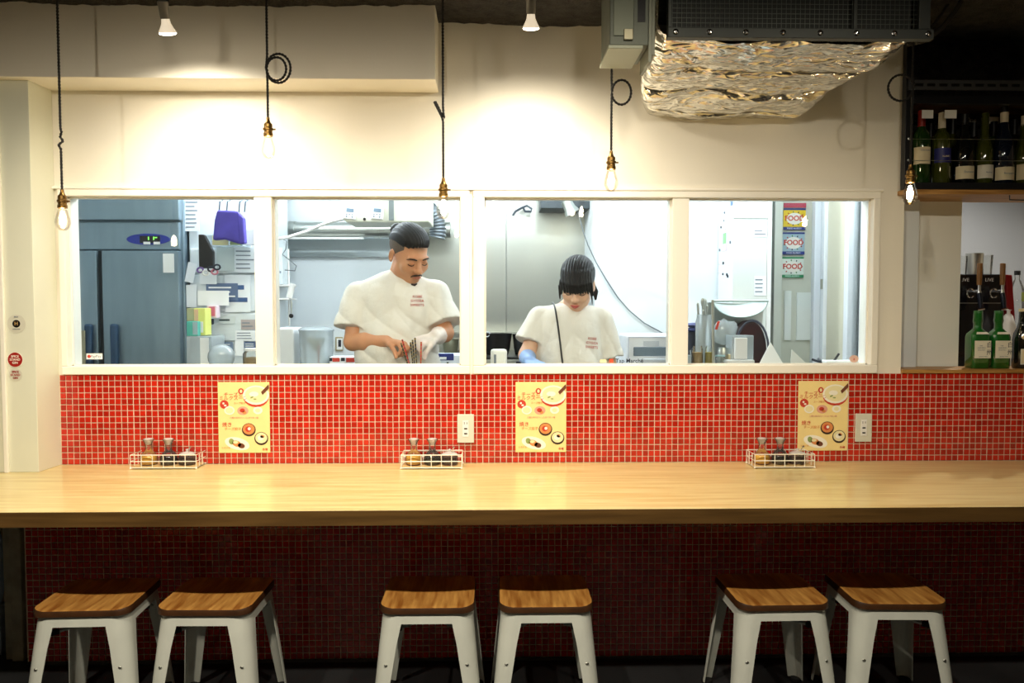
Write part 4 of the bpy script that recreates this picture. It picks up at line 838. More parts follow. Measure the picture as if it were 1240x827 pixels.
pbox('pink_tin', 250, 370, 262, 385, 1.05, .06, pal('pinkw', 'ead3dc'), 'small white pack with pink picture', 'pack', parts=[('picture', (.25, .15, .85, .9), pal('pink', 'd9708a'), .002)])
pbox('dark_clip', 249.5, 386, 257, 393, 1.05, .03, dark_ink, 'dark bulldog clip under the pink pack', 'clip')
c = P(268, 432, 0.8); tag(obj('plastic_bag', MB().ell((0, 0, 0), (.07, .05, .066), 16, 10), milky, smooth=60, loc=None), 'crumpled white plastic bag under the patterned sheet', 'bag').location = c
c = P(305, 433, 0.8); e = empty('sugar_jar', (c.x, 0.8, c.z-.07), 'glass jar of brown contents under the papers', 'jar'); obj('glass', MB().lathe([(.04, 0), (.045, .01), (.045, .09), (.035, .105)], n=18), clearg, e, smooth=50); obj('contents', MB().lathe([(.038, .003), (.043, .01), (.043, .07), (.0001, .075)], n=18), pal('brown_sugar', 'a08a62', .8), e, smooth=50); obj('lid', MB().lathe([(.037, .105), (.037, .118), (.0001, .119)], n=18), white_p, e)
kb = pbox('side_bench', 232, 448, 312, 620, 0.75, .35, steel, 'steel bench below the papers', 'bench', z0=KF)
# ---- second pane: duct, control box, hose
pipe = empty('air_duct', (P(420, 278, 1.8).x, 1.8, P(420, 278, 1.8).z), 'straight silver duct running along the kitchen back wall', 'duct'); a, b = P(300, 277, 1.8), P(545, 277, 1.8); rr = .05
obj('pipe', MB().cyl((a.x, 1.85, a.z), (b.x, 1.85, a.z), rr, n=24), steel, pipe, smooth=40, world=True)
for px in (352, 455): p = P(px, 277, 1.8); obj('collar', MB().cyl((p.x-.02, 1.85, a.z), (p.x+.02, 1.85, a.z), rr+.006, n=24), steel, pipe, smooth=40, world=True)
obj('wall_bracket', MB().box((b.x-.3, 1.89, a.z-.02), (b.x-.27, 1.9999, a.z+.02)), steel, pipe, world=True); obj('rail', MB().box((a.x, 1.8, P(420, 288, 1.8).z-.008), (P(440, 287, 1.8).x, 1.83, P(420, 288, 1.8).z+.004)), white_p, pipe, world=True)
struct(obj('trim_7', MB().box((P(325, 300, 1.97).x, 1.97, P(400, 311, 1.97).z), (sx0k, 1.9995, P(400, 289, 1.97).z)), pal('grey_band', 'b9c3c6', .5)))
YB2 = 1.15; a, b = P(413, 269, YB2), P(471, 225, YB2); e = empty('thermostat_box', ((a.x+b.x)/2, YB2, a.z), 'cream ceiling box with two wall thermostats above the cook', 'control box')
obj('casing', MB().prism([(a.x, YB2, b.z), (a.x+.005, YB2, a.z+.02), (a.x+.03, YB2, a.z), (P(520, 269, YB2).x, YB2, a.z), (P(520, 269, YB2).x, YB2, b.z)], (0, .3, 0)), pal('cream_case', 'dcdccb', .45), e, world=True, bevel=.008)
obj('knob', MB().disc((P(441.5, 265.5, YB2).x, P(441, 265.5, YB2).z), .008, .008, YB2-.006, d=.006), blackp, e, world=True)
for px, py in ((424, 258), (457, 258)):
    c = P(px, py, YB2); t = empty('thermostat', c-e.location); t.parent = e; t.rotation_euler = (0, R(5), 0)
    obj('case', MB().box((-.035, -.014, -.035), (.035, -.0005, .035)), white_p, t, bevel=.003); obj('display', MB().box((-.02, -.0155, .004), (.022, -.0142, .024)), pal('lcd', '6d8294'), t)
    bt = MB()
    for x in (-.016, 0, .016): bt.box((x-.004, -.0155, -.012), (x+.004, -.0142, -.006)); 
    for x in (-.016, .016): bt.disc((x, -.022), .005, .005, -.0156, d=.0013)
    obj('buttons', bt, grey_ink, t)
obj('strip', MB().box((P(471, 250, YB2).x, YB2-.01, a.z+.01), (P(477, 250, YB2).x, YB2, b.z)), pal('strip_grey', '6c7474'), e, world=True)
fx = mat('flex_duct', 'a9b0b6', .3, .9); pts = []; c0_ = P(488, 250, 1.5)
for i in range(40):
    t = i/39; ang = t*PI*.62
    pts.append((P(497, 262, 1.5).x+.18*math.sin(ang)-.02, 1.57, P(497, 250, 1.5).z-.0+.05-.19*(1-math.cos(ang))))
pts = [(pts[0][0]-.3, 1.57, KC-.0), (pts[0][0]-.22, 1.57, KC-.1), (pts[0][0]-.1, 1.57, pts[0][2]+.03)]+pts[:37]
rs = [.05+.004*(1 if i % 2 else -1) for i in range(40)]
tag(obj('flexible_duct', MB().tube(pts, rs, 18), fx, smooth=20, loc=pts[0]), 'ribbed silver flexible duct bending behind the man', 'duct')
hs = [P(x, y, 1.2) for x, y in ((325, 291), (350, 287), (372, 280), (388, 273), (402, 268), (416, 265))]
tag(obj('white_hose', MB().tube(hs, .009, 8), white_p, smooth=60, loc=tuple(hs[0])), 'white hose sagging across the silver duct', 'hose')
# wires, shelf and bins left in the second pane
wr = [P(x, y, 1.3) for x, y in ((340, 288), (347, 292), (346, 302), (342, 308), (352, 316), (359, 322), (357, 328), (345, 327))]
tag(obj('loose_wire', MB().tube(wr, .003, 6), pal('wire_grey', '5b6468'), smooth=60, loc=tuple(wr[0])), 'thin grey wire looping beside the white wall rack', 'wire')
e = empty('wall_rack', (P(342, 350, 1.3).x, 1.3, P(342, 345, 1.3).z), 'white wall rack with hanging utensils at the kitchen wall', 'rack')
for y_ in (345, 361): p0, p1 = P(331, y_, 1.3), P(354, y_-1, 1.3); obj('rack_shelf', MB().box((p0.x, 1.22, p0.z-.01), (p1.x, 1.4, p0.z)), white_p, e, world=True, bevel=.002)
for px in (337, 343): p0, p1 = P(px, 300, 1.3), P(px, 395, 1.3); obj('rack_post', MB().cyl((p0.x, 1.41, p1.z), (p0.x, 1.41, p0.z), .006, n=8), white_p, e, world=True)
pbox('tissue_box', 333, 300, 342, 344, 1.3, .1, shelf_m, 'white dispenser on the wall rack', 'dispenser', parts=[('slot', (.2, .3, .8, .36), grey_ink, .003)])
c = P(353, 373, 1.28); e = empty('ladle', (c.x, 1.27, c.z), 'dark handled ladle hanging from the white rack', 'ladle'); obj('handle', MB().tube([(0, 0, .05), (.002, 0, .03), (.001, 0, -.03)], [.004, .006, .004], 8), steel, e, smooth=60); obj('bowl', MB().ell((0, 0, -.045), (.013, .008, .013)), blackp, e, smooth=60)
c = P(353, 352, 1.24); tag(obj('plastic_bottle', MB().tube([(-.014, 0, -.04), (.008, 0, .04)], .018, 12), white_p, smooth=40) , 'white plastic bottle tilted on the wall rack', 'bottle').location = c
pbox('white_bin', 334, 397, 355.5, 447, .9, .2, pal('bin_white', 'edf0f2', .4), 'plain white bin beside the clear measuring bin', 'bin', bevel=.01, z0=P(450, 446, .8).z)
a, b = P(357, 446, .85), P(399, 397, .85); a.z = P(450, 446, .8).z; e = empty('measuring_bin', ((a.x+b.x)/2, .95, a.z), 'clear round plastic bin holding a steel scoop', 'bin'); r_ = (b.x-a.x)/2; hh = b.z-a.z
obj('tub', MB().lathe([(r_*.86, 0), (r_*.95, .01), (r_*.98, hh*.9), (r_, hh*.92)], n=24), milky, e, smooth=50); obj('lid', MB().lathe([(r_*1.02, hh*.9), (r_*1.04, hh*.94), (r_*.9, hh*.99), (r_*.5, hh*1.02), (.0001, hh*1.025)], n=24), milky, e, smooth=50)
obj('scoop', MB().prism([(-.055, -.02, hh*.72), (.05, -.02, hh*.72), (.0, -.02, hh*.35)], (0, .05, 0)), steel, e, bevel=.006); obj('red_scale', MB().box((.022, -r_*.75, hh*.1), (.03, -r_*.72, hh*.55)), red_ink, e)
pbox('work_table', 332, 446, 566, 600, .8, .33, steel, 'steel table under the clear measuring bin', 'table', z0=KF)
e = pbox('carton_tray', 399, 432, 430, 447, .85, .1, pal('carton', 'e9ecf2'), 'white packet with red and navy top edge beside the measuring bin', 'packet', parts=[('red_patch', (.12, .55, .4, .9), red_ink, .002), ('navy_patch', (0, .6, .11, .9), dark_ink, .002), ('red_patch', (.65, .5, .98, .9), red_ink, .002), ('navy_patch', (.45, .6, .6, .92), dark_ink, .002)], z0=P(450, 446, .8).z)
pbox('calendar_card', 406, 408, 415, 425, 1.985, .01, pal('tan', 'a89a72'), 'small tan card with dark pattern on the white wall', 'card', parts=[('pattern', (.2, .1, .95, .9), paper, .002), ('ink', (.4, .3, .8, .8), dark_ink, .003)])
# ---- behind the man's left hand: box with logo and pot
pbox('supply_box', 518, 430, 560, 450, .9, .2, pal('box_pale', 'dfe5ee'), 'white supply box with navy top behind the gloved hand', 'box', parts=[('navy_band', (0, .55, .75, 1.15), pal('navy', '1f2f78'), .003), ('white_mark', (.08, .62, .28, .85), paper, .004), ('white_mark', (.34, .62, .54, .85), paper, .004), ('dark_mark', (.55, .15, .6, .4), dark_ink, .003)], z0=P(450, 446, .8).z)
stz = P(600, 432, 1.15).z
def pot(px, py, w_, h_, Y, m_, name, label, cat, handle=None, flare=1.0):
    a, b = P(px-w_/2, py+h_/2, Y), P(px+w_/2, py-h_/2, Y); a.z = stz+.001; r_ = (b.x-a.x)/2; hh = b.z-a.z; e = empty(name, ((a.x+b.x)/2, Y+.05, a.z), label, cat)
    obj('pan', MB().lathe([(r_*.75*flare, 0), (r_*.88, hh*.3), (r_, hh*.95), (r_*1.03, hh), (r_*.97, hh*.98), (r_*.85, hh*.35), (.0001, hh*.12)], n=24), m_, e, smooth=50)
    if handle: obj('handle', MB().tube([(handle[0]*r_, -.01, hh*.9), (handle[0]*r_*1.6, -.03, hh*1.05), (handle[0]*r_*2.3, -.05, hh*1.15)], .007, 8), m_, e, smooth=60)
    return e
pot(545, 421, 20, 20, 1.2, mat('old_steel', '8f8a72', .3, .8), 'small_pan', 'small dull metal pan behind the gloved hand', 'pan')
pot(602, 419, 36, 30, 1.3, blackp, 'wok', 'black wok on the stove left of the woman', 'wok', handle=(-1,)); pot(633, 415, 24, 20, 1.3, mat('dark_steel', '4a4d50', .25, .8), 'frying_pan', 'steel bowl shaped pan beside the black wok', 'pan')
wk = [o for o in bpy.data.objects if o.name.startswith('wok')][0]; c = P(590, 405, 1.28); obj('ring_handle', MB().tube([(c.x+.014*math.cos(2*PI*i/14), c.y, c.z+.014*math.sin(2*PI*i/14)) for i in range(14)], .005, 6, closed=True), chrome, wk, smooth=60, world=True)
stv = pbox('gas_stove', 530, 432, 720, 640, 1.15, .7, blackp, 'black gas stove against the steel wall', 'stove', parts=[('control_strip', (0, .93, 1, .985), steel, .004), ('knob', (.2, .935, .23, .975), chrome, .02), ('knob', (.4, .935, .43, .975), chrome, .02), ('display', (.5, .94, .56, .975), dark_ink, .008)], z0=KF)
pbox('measuring_cup', 594, 423, 614, 448, .155, .05, pal('shaker_w', 'eff0ea', .35), 'white plastic measuring cup by the woman', 'cup', bevel=.012, z0=PZ, parts=[('scale_marks', (.2, .5, .35, .85), grey_ink, .001)])
# long ledge shelf on steel wall with a hook
struct(obj('trim_8', MB().box((sx0k, 1.9, P(600, 402, 1.9).z-.01), (P(728, 402, 1.9).x, 1.9995, P(600, 402, 1.9).z)), steel))
hk = [P(x, y, 1.93) for x, y in ((621, 261), (624, 256), (631, 252), (638, 249), (644, 253), (643, 256), (636, 256), (634, 252))]
tag(obj('hanging_hook', MB().tube(hk, .008, 8), pal('hook_dark', '49525c'), smooth=60, loc=tuple(hk[0])), 'dark bent hook high on the steel wall', 'hook')
c = P(690, 252, 1.5); e = empty('clamp_lamp', (c.x, 1.5, c.z), 'steel shaded work lamp over the stove', 'lamp'); q = Matrix.Rotation(R(-28), 3, 'Y')
obj('shade', MB().lathe([(.022, .055), (.032, .05), (.036, 0), (.05, -.035), (.047, -.036), (.033, .0), (.0001, .02)], n=20, rot=q), steel, e, smooth=40); obj('arm', MB().tube([(.0, 0, .05), (.03, .05, .09), (.08, .12, .11)], .008, 8), blackp, e, smooth=60); obj('bulb', MB().ell((.012, -.005, -.025), (.018, .018, .022)), emat('lamp_glow', (1, .85, .6), 4), e, smooth=60)
lamp('POINT', 'work_light', (c.x+.02, 1.47, c.z-.06), .5, (1, .85, .6), e, size=.03)
a, b = P(655, 256, 1.7), P(722, 244, 1.7); tag(obj('ceiling_duct_end', MB().box((a.x, 1.7, a.z+.02), (P(720, 250, 1.7).x, 1.95, a.z+.3)), pal('duct_dark', '3b4348'), bevel=.004, loc=(a.x, 1.7, a.z+.02)), 'dark duct housing above the work lamp', 'duct')
# white partition block and its cable
wp0 = P(720, 340, 1.45).x
struct(obj('wall_kitchen_partition', MB().box((wp0, 1.45, KF), (P(858, 340, 1.75).x+.3, 1.99, KC)), kw))
cb = [P(x, y, 1.44) for x, y in ((700, 256), (706, 280), (712, 297), (722, 318), (735, 340), (748, 360), (762, 376), (780, 391), (800, 402), (815, 410))]
tag(obj('power_cord', MB().tube(cb, .0035, 6), pal('cord_grey', '6d7478'), smooth=60, loc=tuple(cb[0])), 'grey power cord drooping across the white partition', 'cord')
# white appliance
a, b = P(758, 449, .75), P(822, 405, .75); a.z = P(745, 449.5, .7).z; e = empty('white_appliance', ((a.x+b.x)/2, .8, a.z), 'white countertop appliance with dark rounded slot beside the woman', 'appliance'); wm = pal('appl', 'e8ebf0', .35); z0, z1 = a.z, b.z
obj('casing', MB().box((a.x, .75, z0), (b.x, 1.0, z1)), wm, e, world=True, bevel=.015, seg=3)
p0, p1 = P(767, 431, .75), P(822, 420, .75); obj('slot', MB().box((p0.x, .742, p0.z), (p1.x, .7505, p1.z)), pal('slot_grey', '6f7f8c', .3), e, world=True, bevel=.004)
p0, p1 = P(779, 419, .75), P(798, 413, .75); obj('badge', MB().box((p0.x, .746, p0.z), (p1.x, .7495, p1.z)), pal('badge_grey', 'c6ccd4', .4), e, world=True); obj('trim_line', MB().tube([(a.x+.012, .748, z0), (a.x+.012, .748, z1-.014), (b.x, .748, z1-.014)], .002, 6), pal('line_grey', 'b9bfd0'), e, world=True)
p0, p1 = P(775, 441, .75), P(806, 434, .75); obj('tray', MB().box((p0.x, .72, p0.z-.02), (p1.x, .7495, p1.z)), pal('tray_grey', 'c9d0d8', .4), e, world=True, bevel=.003)
pbox('appliance_stand', 745, 449.5, 826, 640, .7, .35, steel, 'steel stand carrying the white appliance', 'stand', z0=KF)
# ---- fourth pane: tall locker, door with posters, partition frames
YLk = 1.15; a = P(887, 340, YLk).x; b = P(931, 340, YLk).x
e = empty('tall_locker', ((a+b)/2, YLk, KF), 'tall white locker with magnets on its side and small notices', 'locker'); lk = pal('locker_paint', 'd9dcd6', .45)
obj('carcass', MB().box((a, YLk+.012, KF), (b, 1.44, 2.3)), kw, e, world=True, bevel=.004)
for z0_, z1_ in ((P(900, 265, YLk).z+.003, 2.29), (KF+.05, P(900, 265, YLk).z-.003)): obj('locker_door', MB().box((a+.003, YLk, z0_), (b-.012, YLk+.0118, z1_)), lk, e, world=True, bevel=.003)
obj('white_edge', MB().box((b-.011, YLk-.004, KF), (b+.012, YLk+.011, 2.3)), white_p, e, world=True)
rnd = random.Random(5)
for k in range(13):
    y = 1.19+rnd.random()*.22; z = P(880, 256+rnd.random()*84, 1.3).z; r_ = .006+.004*rnd.random()
    tag(obj('magnet', MB().lathe([(r_, 0), (r_, .006), (.0001, .007)], n=10, rot=Matrix.Rotation(R(-90), 3, 'Y')), [dark_ink, white_p, grey_ink][k % 3]), ['small dark magnet on the side of the tall locker', 'small white magnet on the side of the tall locker', 'small grey magnet on the side of the tall locker'][k % 3], 'magnet', 'magnets on the locker side').location = (a+.0008, y, z)
for (y0, y1, p0, p1, m_, lab, nm) in ((1.28, 1.34, 282, 295, pal('leaf', '8fd08a'), 'green cut-out picture on the locker side', 'picture_cutout'), (1.26, 1.36, 296, 304, pal('lilac', 'd6c4d8'), 'pale lilac note on the locker side', 'paper_note'), (1.16, 1.2, 245, 252, pal('blu', '5c7aa0'), 'blue label near the locker top', 'label_strip'), (1.18, 1.24, 268, 282, paper, 'white note held on the locker side', 'paper_note')):
    z0_, z1_ = P(875, p1, 1.3).z, P(875, p0, 1.3).z; tag(obj(nm, MB().box((a-.003, y0, z0_), (a-.0005, y1, z1_)), m_, loc=(a-.001, y0, z0_)), lab, 'note')
sheet(912, 276, 929, 287, YLk-.001, 'e3e7ec', 'white notice on the upper locker door', lines=2, grp='notices on the locker'); sheet(913, 334, 928, 358, YLk-.001, 'eeeef0', 'white notice with dots on the locker door', lines=4, grp='notices on the locker')
# door with the FOOD posters
YD = 1.6; d0, d1 = P(948, 340, YD).x, P(986, 340, YD).x; dz = P(960, 236, YD).z+.3
dr = struct(empty('door_1', ((d0+d1)/2, YD, KF)))
obj('leaf', MB().box((P(938, 340, YD).x, YD+.03, KF), (XP-.0, YD+.06, 2.3)), pal('door_beige', 'cfd0c0', .5), dr, world=True)
obj('stile', MB().box((P(936, 340, YD).x, YD-.02, KF), (d0-.012, YD+.0295, 2.3)), pal('door_stile', 'd3d6ca', .5), dr, world=True, bevel=.003)
obj('door_panel', MB().box((P(952, 340, YD).x, YD+.018, P(960, 412, YD).z), (P(960, 340, YD).x, YD+.0295, P(960, 352, YD).z)).box((P(967, 340, YD).x, YD+.018, P(960, 412, YD).z), (P(984, 340, YD).x, YD+.0295, P(960, 354, YD).z)), pal('door_light', 'e9ede6', .4), dr, world=True)
fcol = [('e0bf2c', '24357c'), ('9db6bf', '24357c'), ('d9e0d6', '2f8a5a')]; fy = [(252, 278), (281, 308), (311, 336)]
for k in range(3):
    (bg, bd), (y0, y1) = fcol[k], fy[k]; dx = -k*1.2; A, B = P(949.5+dx, y1, YD), P(977+dx, y0, YD); W, H = B.x-A.x, B.z-A.z
    e = empty('food_poster', ((A.x+B.x)/2, YD+.016, (A.z+B.z)/2), ['yellow poster reading FOOD with navy bands on the kitchen door', 'grey blue poster reading FOOD on the kitchen door', 'pale poster reading FOOD with green bands on the kitchen door'][k], 'poster', 'FOOD posters on the kitchen door')
    obj('sheet', MB().box((-W/2, 0, -H/2), (W/2, .001, H/2)), pal('food_'+bg, bg), e); obj('band', MB().box((-W/2, -.001, H*.42), (W/2, -.0001, H/2)).box((-W/2, -.001, -H/2), (W/2, -.0001, -H*.36)), pal('foodb_'+bd, bd), e)
    obj('pale_cloud', MB().disc((0, .02*H), W*.36, H*.27, -.0008), pal('cloud', 'e9e6da'), e); text('lettering', 'FOOD', W*.31, (0, -.0016, .03*H), red_ink, e, bold=.0012); text('lettering', 'FOOD ALLERGY', W*.09, (0, -.0014, -.43*H), paper, e)
    bits = MB()
    for q in range(11):
        an = 2*PI*q/11; bits.disc((W*.42*math.cos(an), .03*H+H*.31*math.sin(an)), W*.04, W*.028, -.0013, 8, mi=q % 3, rot=an)
    obj('printed_fruit', bits, [pal('fr_g', '3f7a3a'), pal('fr_r', 'b5322a'), dark_ink], e)
A, B = P(950, 251, YD), P(977.5, 245.5, YD); tag(obj('poster_header', MB().box((A.x, YD+.014, A.z), (B.x, YD+.016, B.z)), pal('hdr_red', 'b5485a'), loc=(A.x, YD+.015, A.z)), 'red banner strip above the yellow FOOD poster', 'banner')
# partition of frames and glass along the right, seen at a slant
fw = mat('frame_white', 'e9edf2', .35); e = struct(empty('door_2', (XP, 1.2, KF)))
for y, t_ in ((1.5, .035), (1.36, .03), (1.05, .05), (.86, .05)): obj('frame_post', MB().box((XP-.04, y-t_/2, KF), (XP-.0005, y+t_/2, 2.2)), fw, e, world=True, bevel=.003)
obj('beige_panel', MB().box((XP-.02, 1.09, KF), (XP-.0006, 1.34, 2.16)), pal('panel_beige', 'd9d4bd', .5), e, world=True); obj('glass_panel', MB().box((XP-.014, .89, KF+.2), (XP-.009, 1.02, 2.16)), pane_m, e, world=True)
obj('head_rail', MB().box((XP-.04, .84, 2.16), (XP-.0006, 1.5, 2.22)), fw, e, world=True); obj('hinge', MB().box((XP-.048, 1.352, P(992, 344, 1.36).z-.03), (XP-.0405, 1.372, P(992, 344, 1.36).z+.03)), steel, e, world=True)
# ---- clutter on the pass shelf and the bench behind the fourth pane
pbox('prep_bench', 832, 446, 946, 640, .32, .36, steel, 'steel prep bench behind the utensil clutter', 'bench', z0=KF)
ZB_ = P(880, 446, .32).z
def jar(px, w_, py, Y, body, label, fill=None, lid=None, cat='jar', name='spice_jar', base=None):
    base = ZB_ if base is None else base; a, b = P(px-w_/2, py, Y), P(px+w_/2, py, Y); r_ = (b.x-a.x)/2; hh = a.z-base; e = empty(name, ((a.x+b.x)/2, Y+r_, base), label, cat, 'jars on the prep bench')
    obj('glass', MB().lathe([(r_*.92, 0), (r_, .006), (r_, hh*.86), (r_*.86, hh*.94), (r_*.86, hh)], n=18), body, e, smooth=50)
    if fill: obj('contents', MB().lathe([(r_*.88, .003), (r_*.94, .01), (r_*.94, hh*.7), (.0001, hh*.72)], n=18), fill, e, smooth=50)
    if lid: obj('lid', MB().lathe([(r_*.98, hh*.93), (r_*.98, hh*1.04), (.0001, hh*1.05)], n=18), lid, e, smooth=40)
    return e
jar(846.5, 13, 419, .36, clearg, 'glass jar of tan powder beside the window mullion', pal('tan_powder', 'a58a5c', .9)); jar(861, 11, 419, .35, clearg, 'glass jar of yellow spice in the clutter', pal('yel_spice', 'a39445', .9)); jar(874, 12, 431, .36, clearg, 'small clear jar with pale lid in front of the steel can', None, pal('aqua', '9fc0c4')); jar(878, 14, 421, .42, steel, 'short steel can behind the small clear jar', None, None, 'can', 'steel_can'); jar(834, 10, 424, .36, clearg, 'stubby clear jar by the mullion', pal('pale_fill', 'b9c4cc', .8))
e = jar(855, 20, 381, .46, milky, 'clear utensil holder full of steel tongs and spoons', None, None, 'utensil holder', 'utensil_holder')
rnd = random.Random(11)
for k in range(7):
    u = empty('kitchen_utensil', e.location+Vector((rnd.uniform(-.016, .016), rnd.uniform(-.014, .014), .008)), 'steel utensil standing in the clear utensil holder', 'utensil', 'utensils in the clear holder')
    tx, ty, L_ = rnd.uniform(-.02, .02), rnd.uniform(-.012, .012), .24+.07*rnd.random()
    obj('shaft', MB().tube([(0, 0, 0), (tx*.6, ty*.6, L_*.6), (tx, ty, L_)], [.004, .004, .006], 8), steel, u, smooth=60); obj('tip', MB().ell((tx, ty, L_), (.011 if k % 2 else .006, .005, .022 if k % 2 else .01), 10, 7), steel if k != 3 else blackp, u, smooth=60)
tag(obj('skewer_rod', MB().cyl((P(864, 446, .33).x, .33, ZB_), (P(863, 363, .33).x, .33, P(863, 363, .33).z), .006, n=10), mat('rod_m', 'b9b6a8', .3, .7), loc=(P(864, 446, .33).x, .33, ZB_)), 'upright metal rod in front of the utensil holder', 'rod')
tag(obj('dark_cup', MB().lathe([(.026, 0), (.033, .16), (.029, .16), (.022, .01), (.0001, .01)], n=18), dark_ink, smooth=40), 'tall dark cup left of the utensil holder', 'cup').location = (P(839, 440, .58).x, .58, ZB_)
for k, (px, py, c_) in enumerate(((838, 391, '5a5f86'), (840, 397, '3c4470'))): tag(obj('folded_cloth', MB().ell((0, 0, 0), (.042, .04, .012), 14, 8), pal('cloth'+c_, c_, .9), smooth=60), ['folded violet cloth on the dark cup', 'folded navy cloth under the violet cloth'][k], 'cloth').location = (P(839, 440, .58).x, .58, ZB_+(.194, .171)[k])
# tilted steel bowl / guard with dark bag below
c = P(902, 372, .53); mb = MB(); NB = 24; vs = []; fs = []; rw = .135
for j in range(9):
    for i in range(NB+1):
        th = PI+PI*i/NB; s_ = j/8; vs.append((rw*math.cos(th)*(1-.15*s_), -.0+.14*s_, .075*math.sin(th)*(1-.75*s_)*1.1+.03))
fs = [(j*(NB+1)+i, j*(NB+1)+i+1, (j+1)*(NB+1)+i+1, (j+1)*(NB+1)+i) for j in range(8) for i in range(NB)]
mb.add(vs, fs); mb.tube([(-rw, 0, .03), (rw, 0, .03)], .006, 8); bw = empty('steel_hopper', (c.x-.02, .53, c.z), 'pale steel curved hopper above the dark bag', 'hopper'); o = obj('shell', mb, mat('hopper_steel', 'c3d3d0', .3, .6), bw, smooth=60); sm = o.modifiers.new('thick', 'SOLIDIFY'); sm.thickness = .004
a, b = P(853, 369, .672), P(925, 369, .672); obj('back_plate', MB().prism([(a.x, .672, P(853, 366, .672).z), (b.x, .672, P(925, 369, .672).z), (b.x-.02, .672, ZB_), (a.x+.06, .672, ZB_)], (0, .008, 0)), steel, bw, world=True)
c = P(910, 412, .57); e = empty('dark_bag', (c.x, .575, ZB_), 'dark maroon and black rounded bag under the steel hopper', 'bag')
hb = P(910, 388, .55).z-ZB_; out = []
for i in range(15): th = PI*i/14; out.append((-.085*math.cos(th)+.0, 0, max(0, hb*math.sin(th)**.7)))
obj('shell', MB().prism(out, (0, .094, 0)), mat('bag_black', '20181a', .5, col2='3c1014', vscale=9), e, bevel=.015, seg=3); obj('piping', MB().tube([(x*1.0+.004, -.004, z) for x, y, z in out], .006, 8), pal('bag_pipe', '4a4f5e'), e, smooth=60)
c = P(877, 402, .53); e = empty('plastic_pack', (c.x, .53, ZB_), 'crumpled clear plastic pack with a red mark', 'pack'); mb = MB(); mb.ell((0, 0, c.z-ZB_), (.062, .042, .062), 18, 12)
mb.v = [(x*(1+.25*noise.noise((x*22, y*22, z*22))), y, z+.02*noise.noise((x*30, y*30, 4))) for x, y, z in mb.v]; obj('film', mb, milky, e, smooth=40); p = P(869, 394, .49); obj('red_mark', MB().prism([(-.012, 0, -.02), (0, 0, -.02), (.012, 0, .02), (0, 0, .02)], (0, .002, 0)).shift((p.x, .492, p.z)), red_ink, e, world=True)
pbox('clear_food_box', 886, 406, 913, 436, .38, .1, milky, 'clear lidded box holding a white plastic bag', 'food box', parts=[('white_bag', (.1, .05, .65, .9), white_p, .02)])
pbox('label_box', 880, 436, 914, 447, .34, .05, white_p, 'white carton with a dark printed strip', 'carton', parts=[('print', (.15, .35, .6, .65), dark_ink, .001)])
pbox('beige_tub', 883, 429, 889, 436, .4, .04, pal('tubb', 'c9b48a'), 'small beige tub on the white carton', 'tub')
# folded white sheets and pens
def tent(px0, pxp, px1, pyp, Y, label, m_):
    a, p, b = P(px0, 445, Y), P(pxp, pyp, Y), P(px1, 445, Y); tag(obj('folded_paper', MB().prism([(a.x, Y, PZ+.001), (p.x, Y+.05, p.z), (b.x, Y, PZ+.001)], (0, .004, 0)), m_, loc=(p.x, Y, PZ)), label, 'paper')
tent(908, 938, 962, 415, .15, 'white peaked napkin sheet standing on the window shelf', paper); tent(956, 964, 1000, 424, .16, 'grey folded sheet right of the peaked white napkin', pal('greysheet', 'cfd0c8', .7))
pbox('paper_stack', 1001, 437, 1052, 446, .135, .08, paper, 'low stack of white papers at the window corner', 'papers', z0=PZ)
for k, (x0_, y0_, x1_, y1_, m_) in enumerate(((983, 435, 1003, 442, dark_ink), (990, 434, 1005, 443, grey_ink), (1006, 443, 1016, 428, blackp), (1000, 437, 1011, 443, dark_ink))): tag(obj('pen', MB().cyl(P(x0_, y0_, .2), P(x1_, y1_, .18), .005, n=8), m_, loc=tuple(P(x0_, y0_, .2))), ['dark pen lying left on the paper stack', 'grey pen crossing the dark pen on the paper stack', 'black pen standing up from the paper stack', 'short dark pen under the upright pen'][k], 'pen', 'pens on the paper stack')
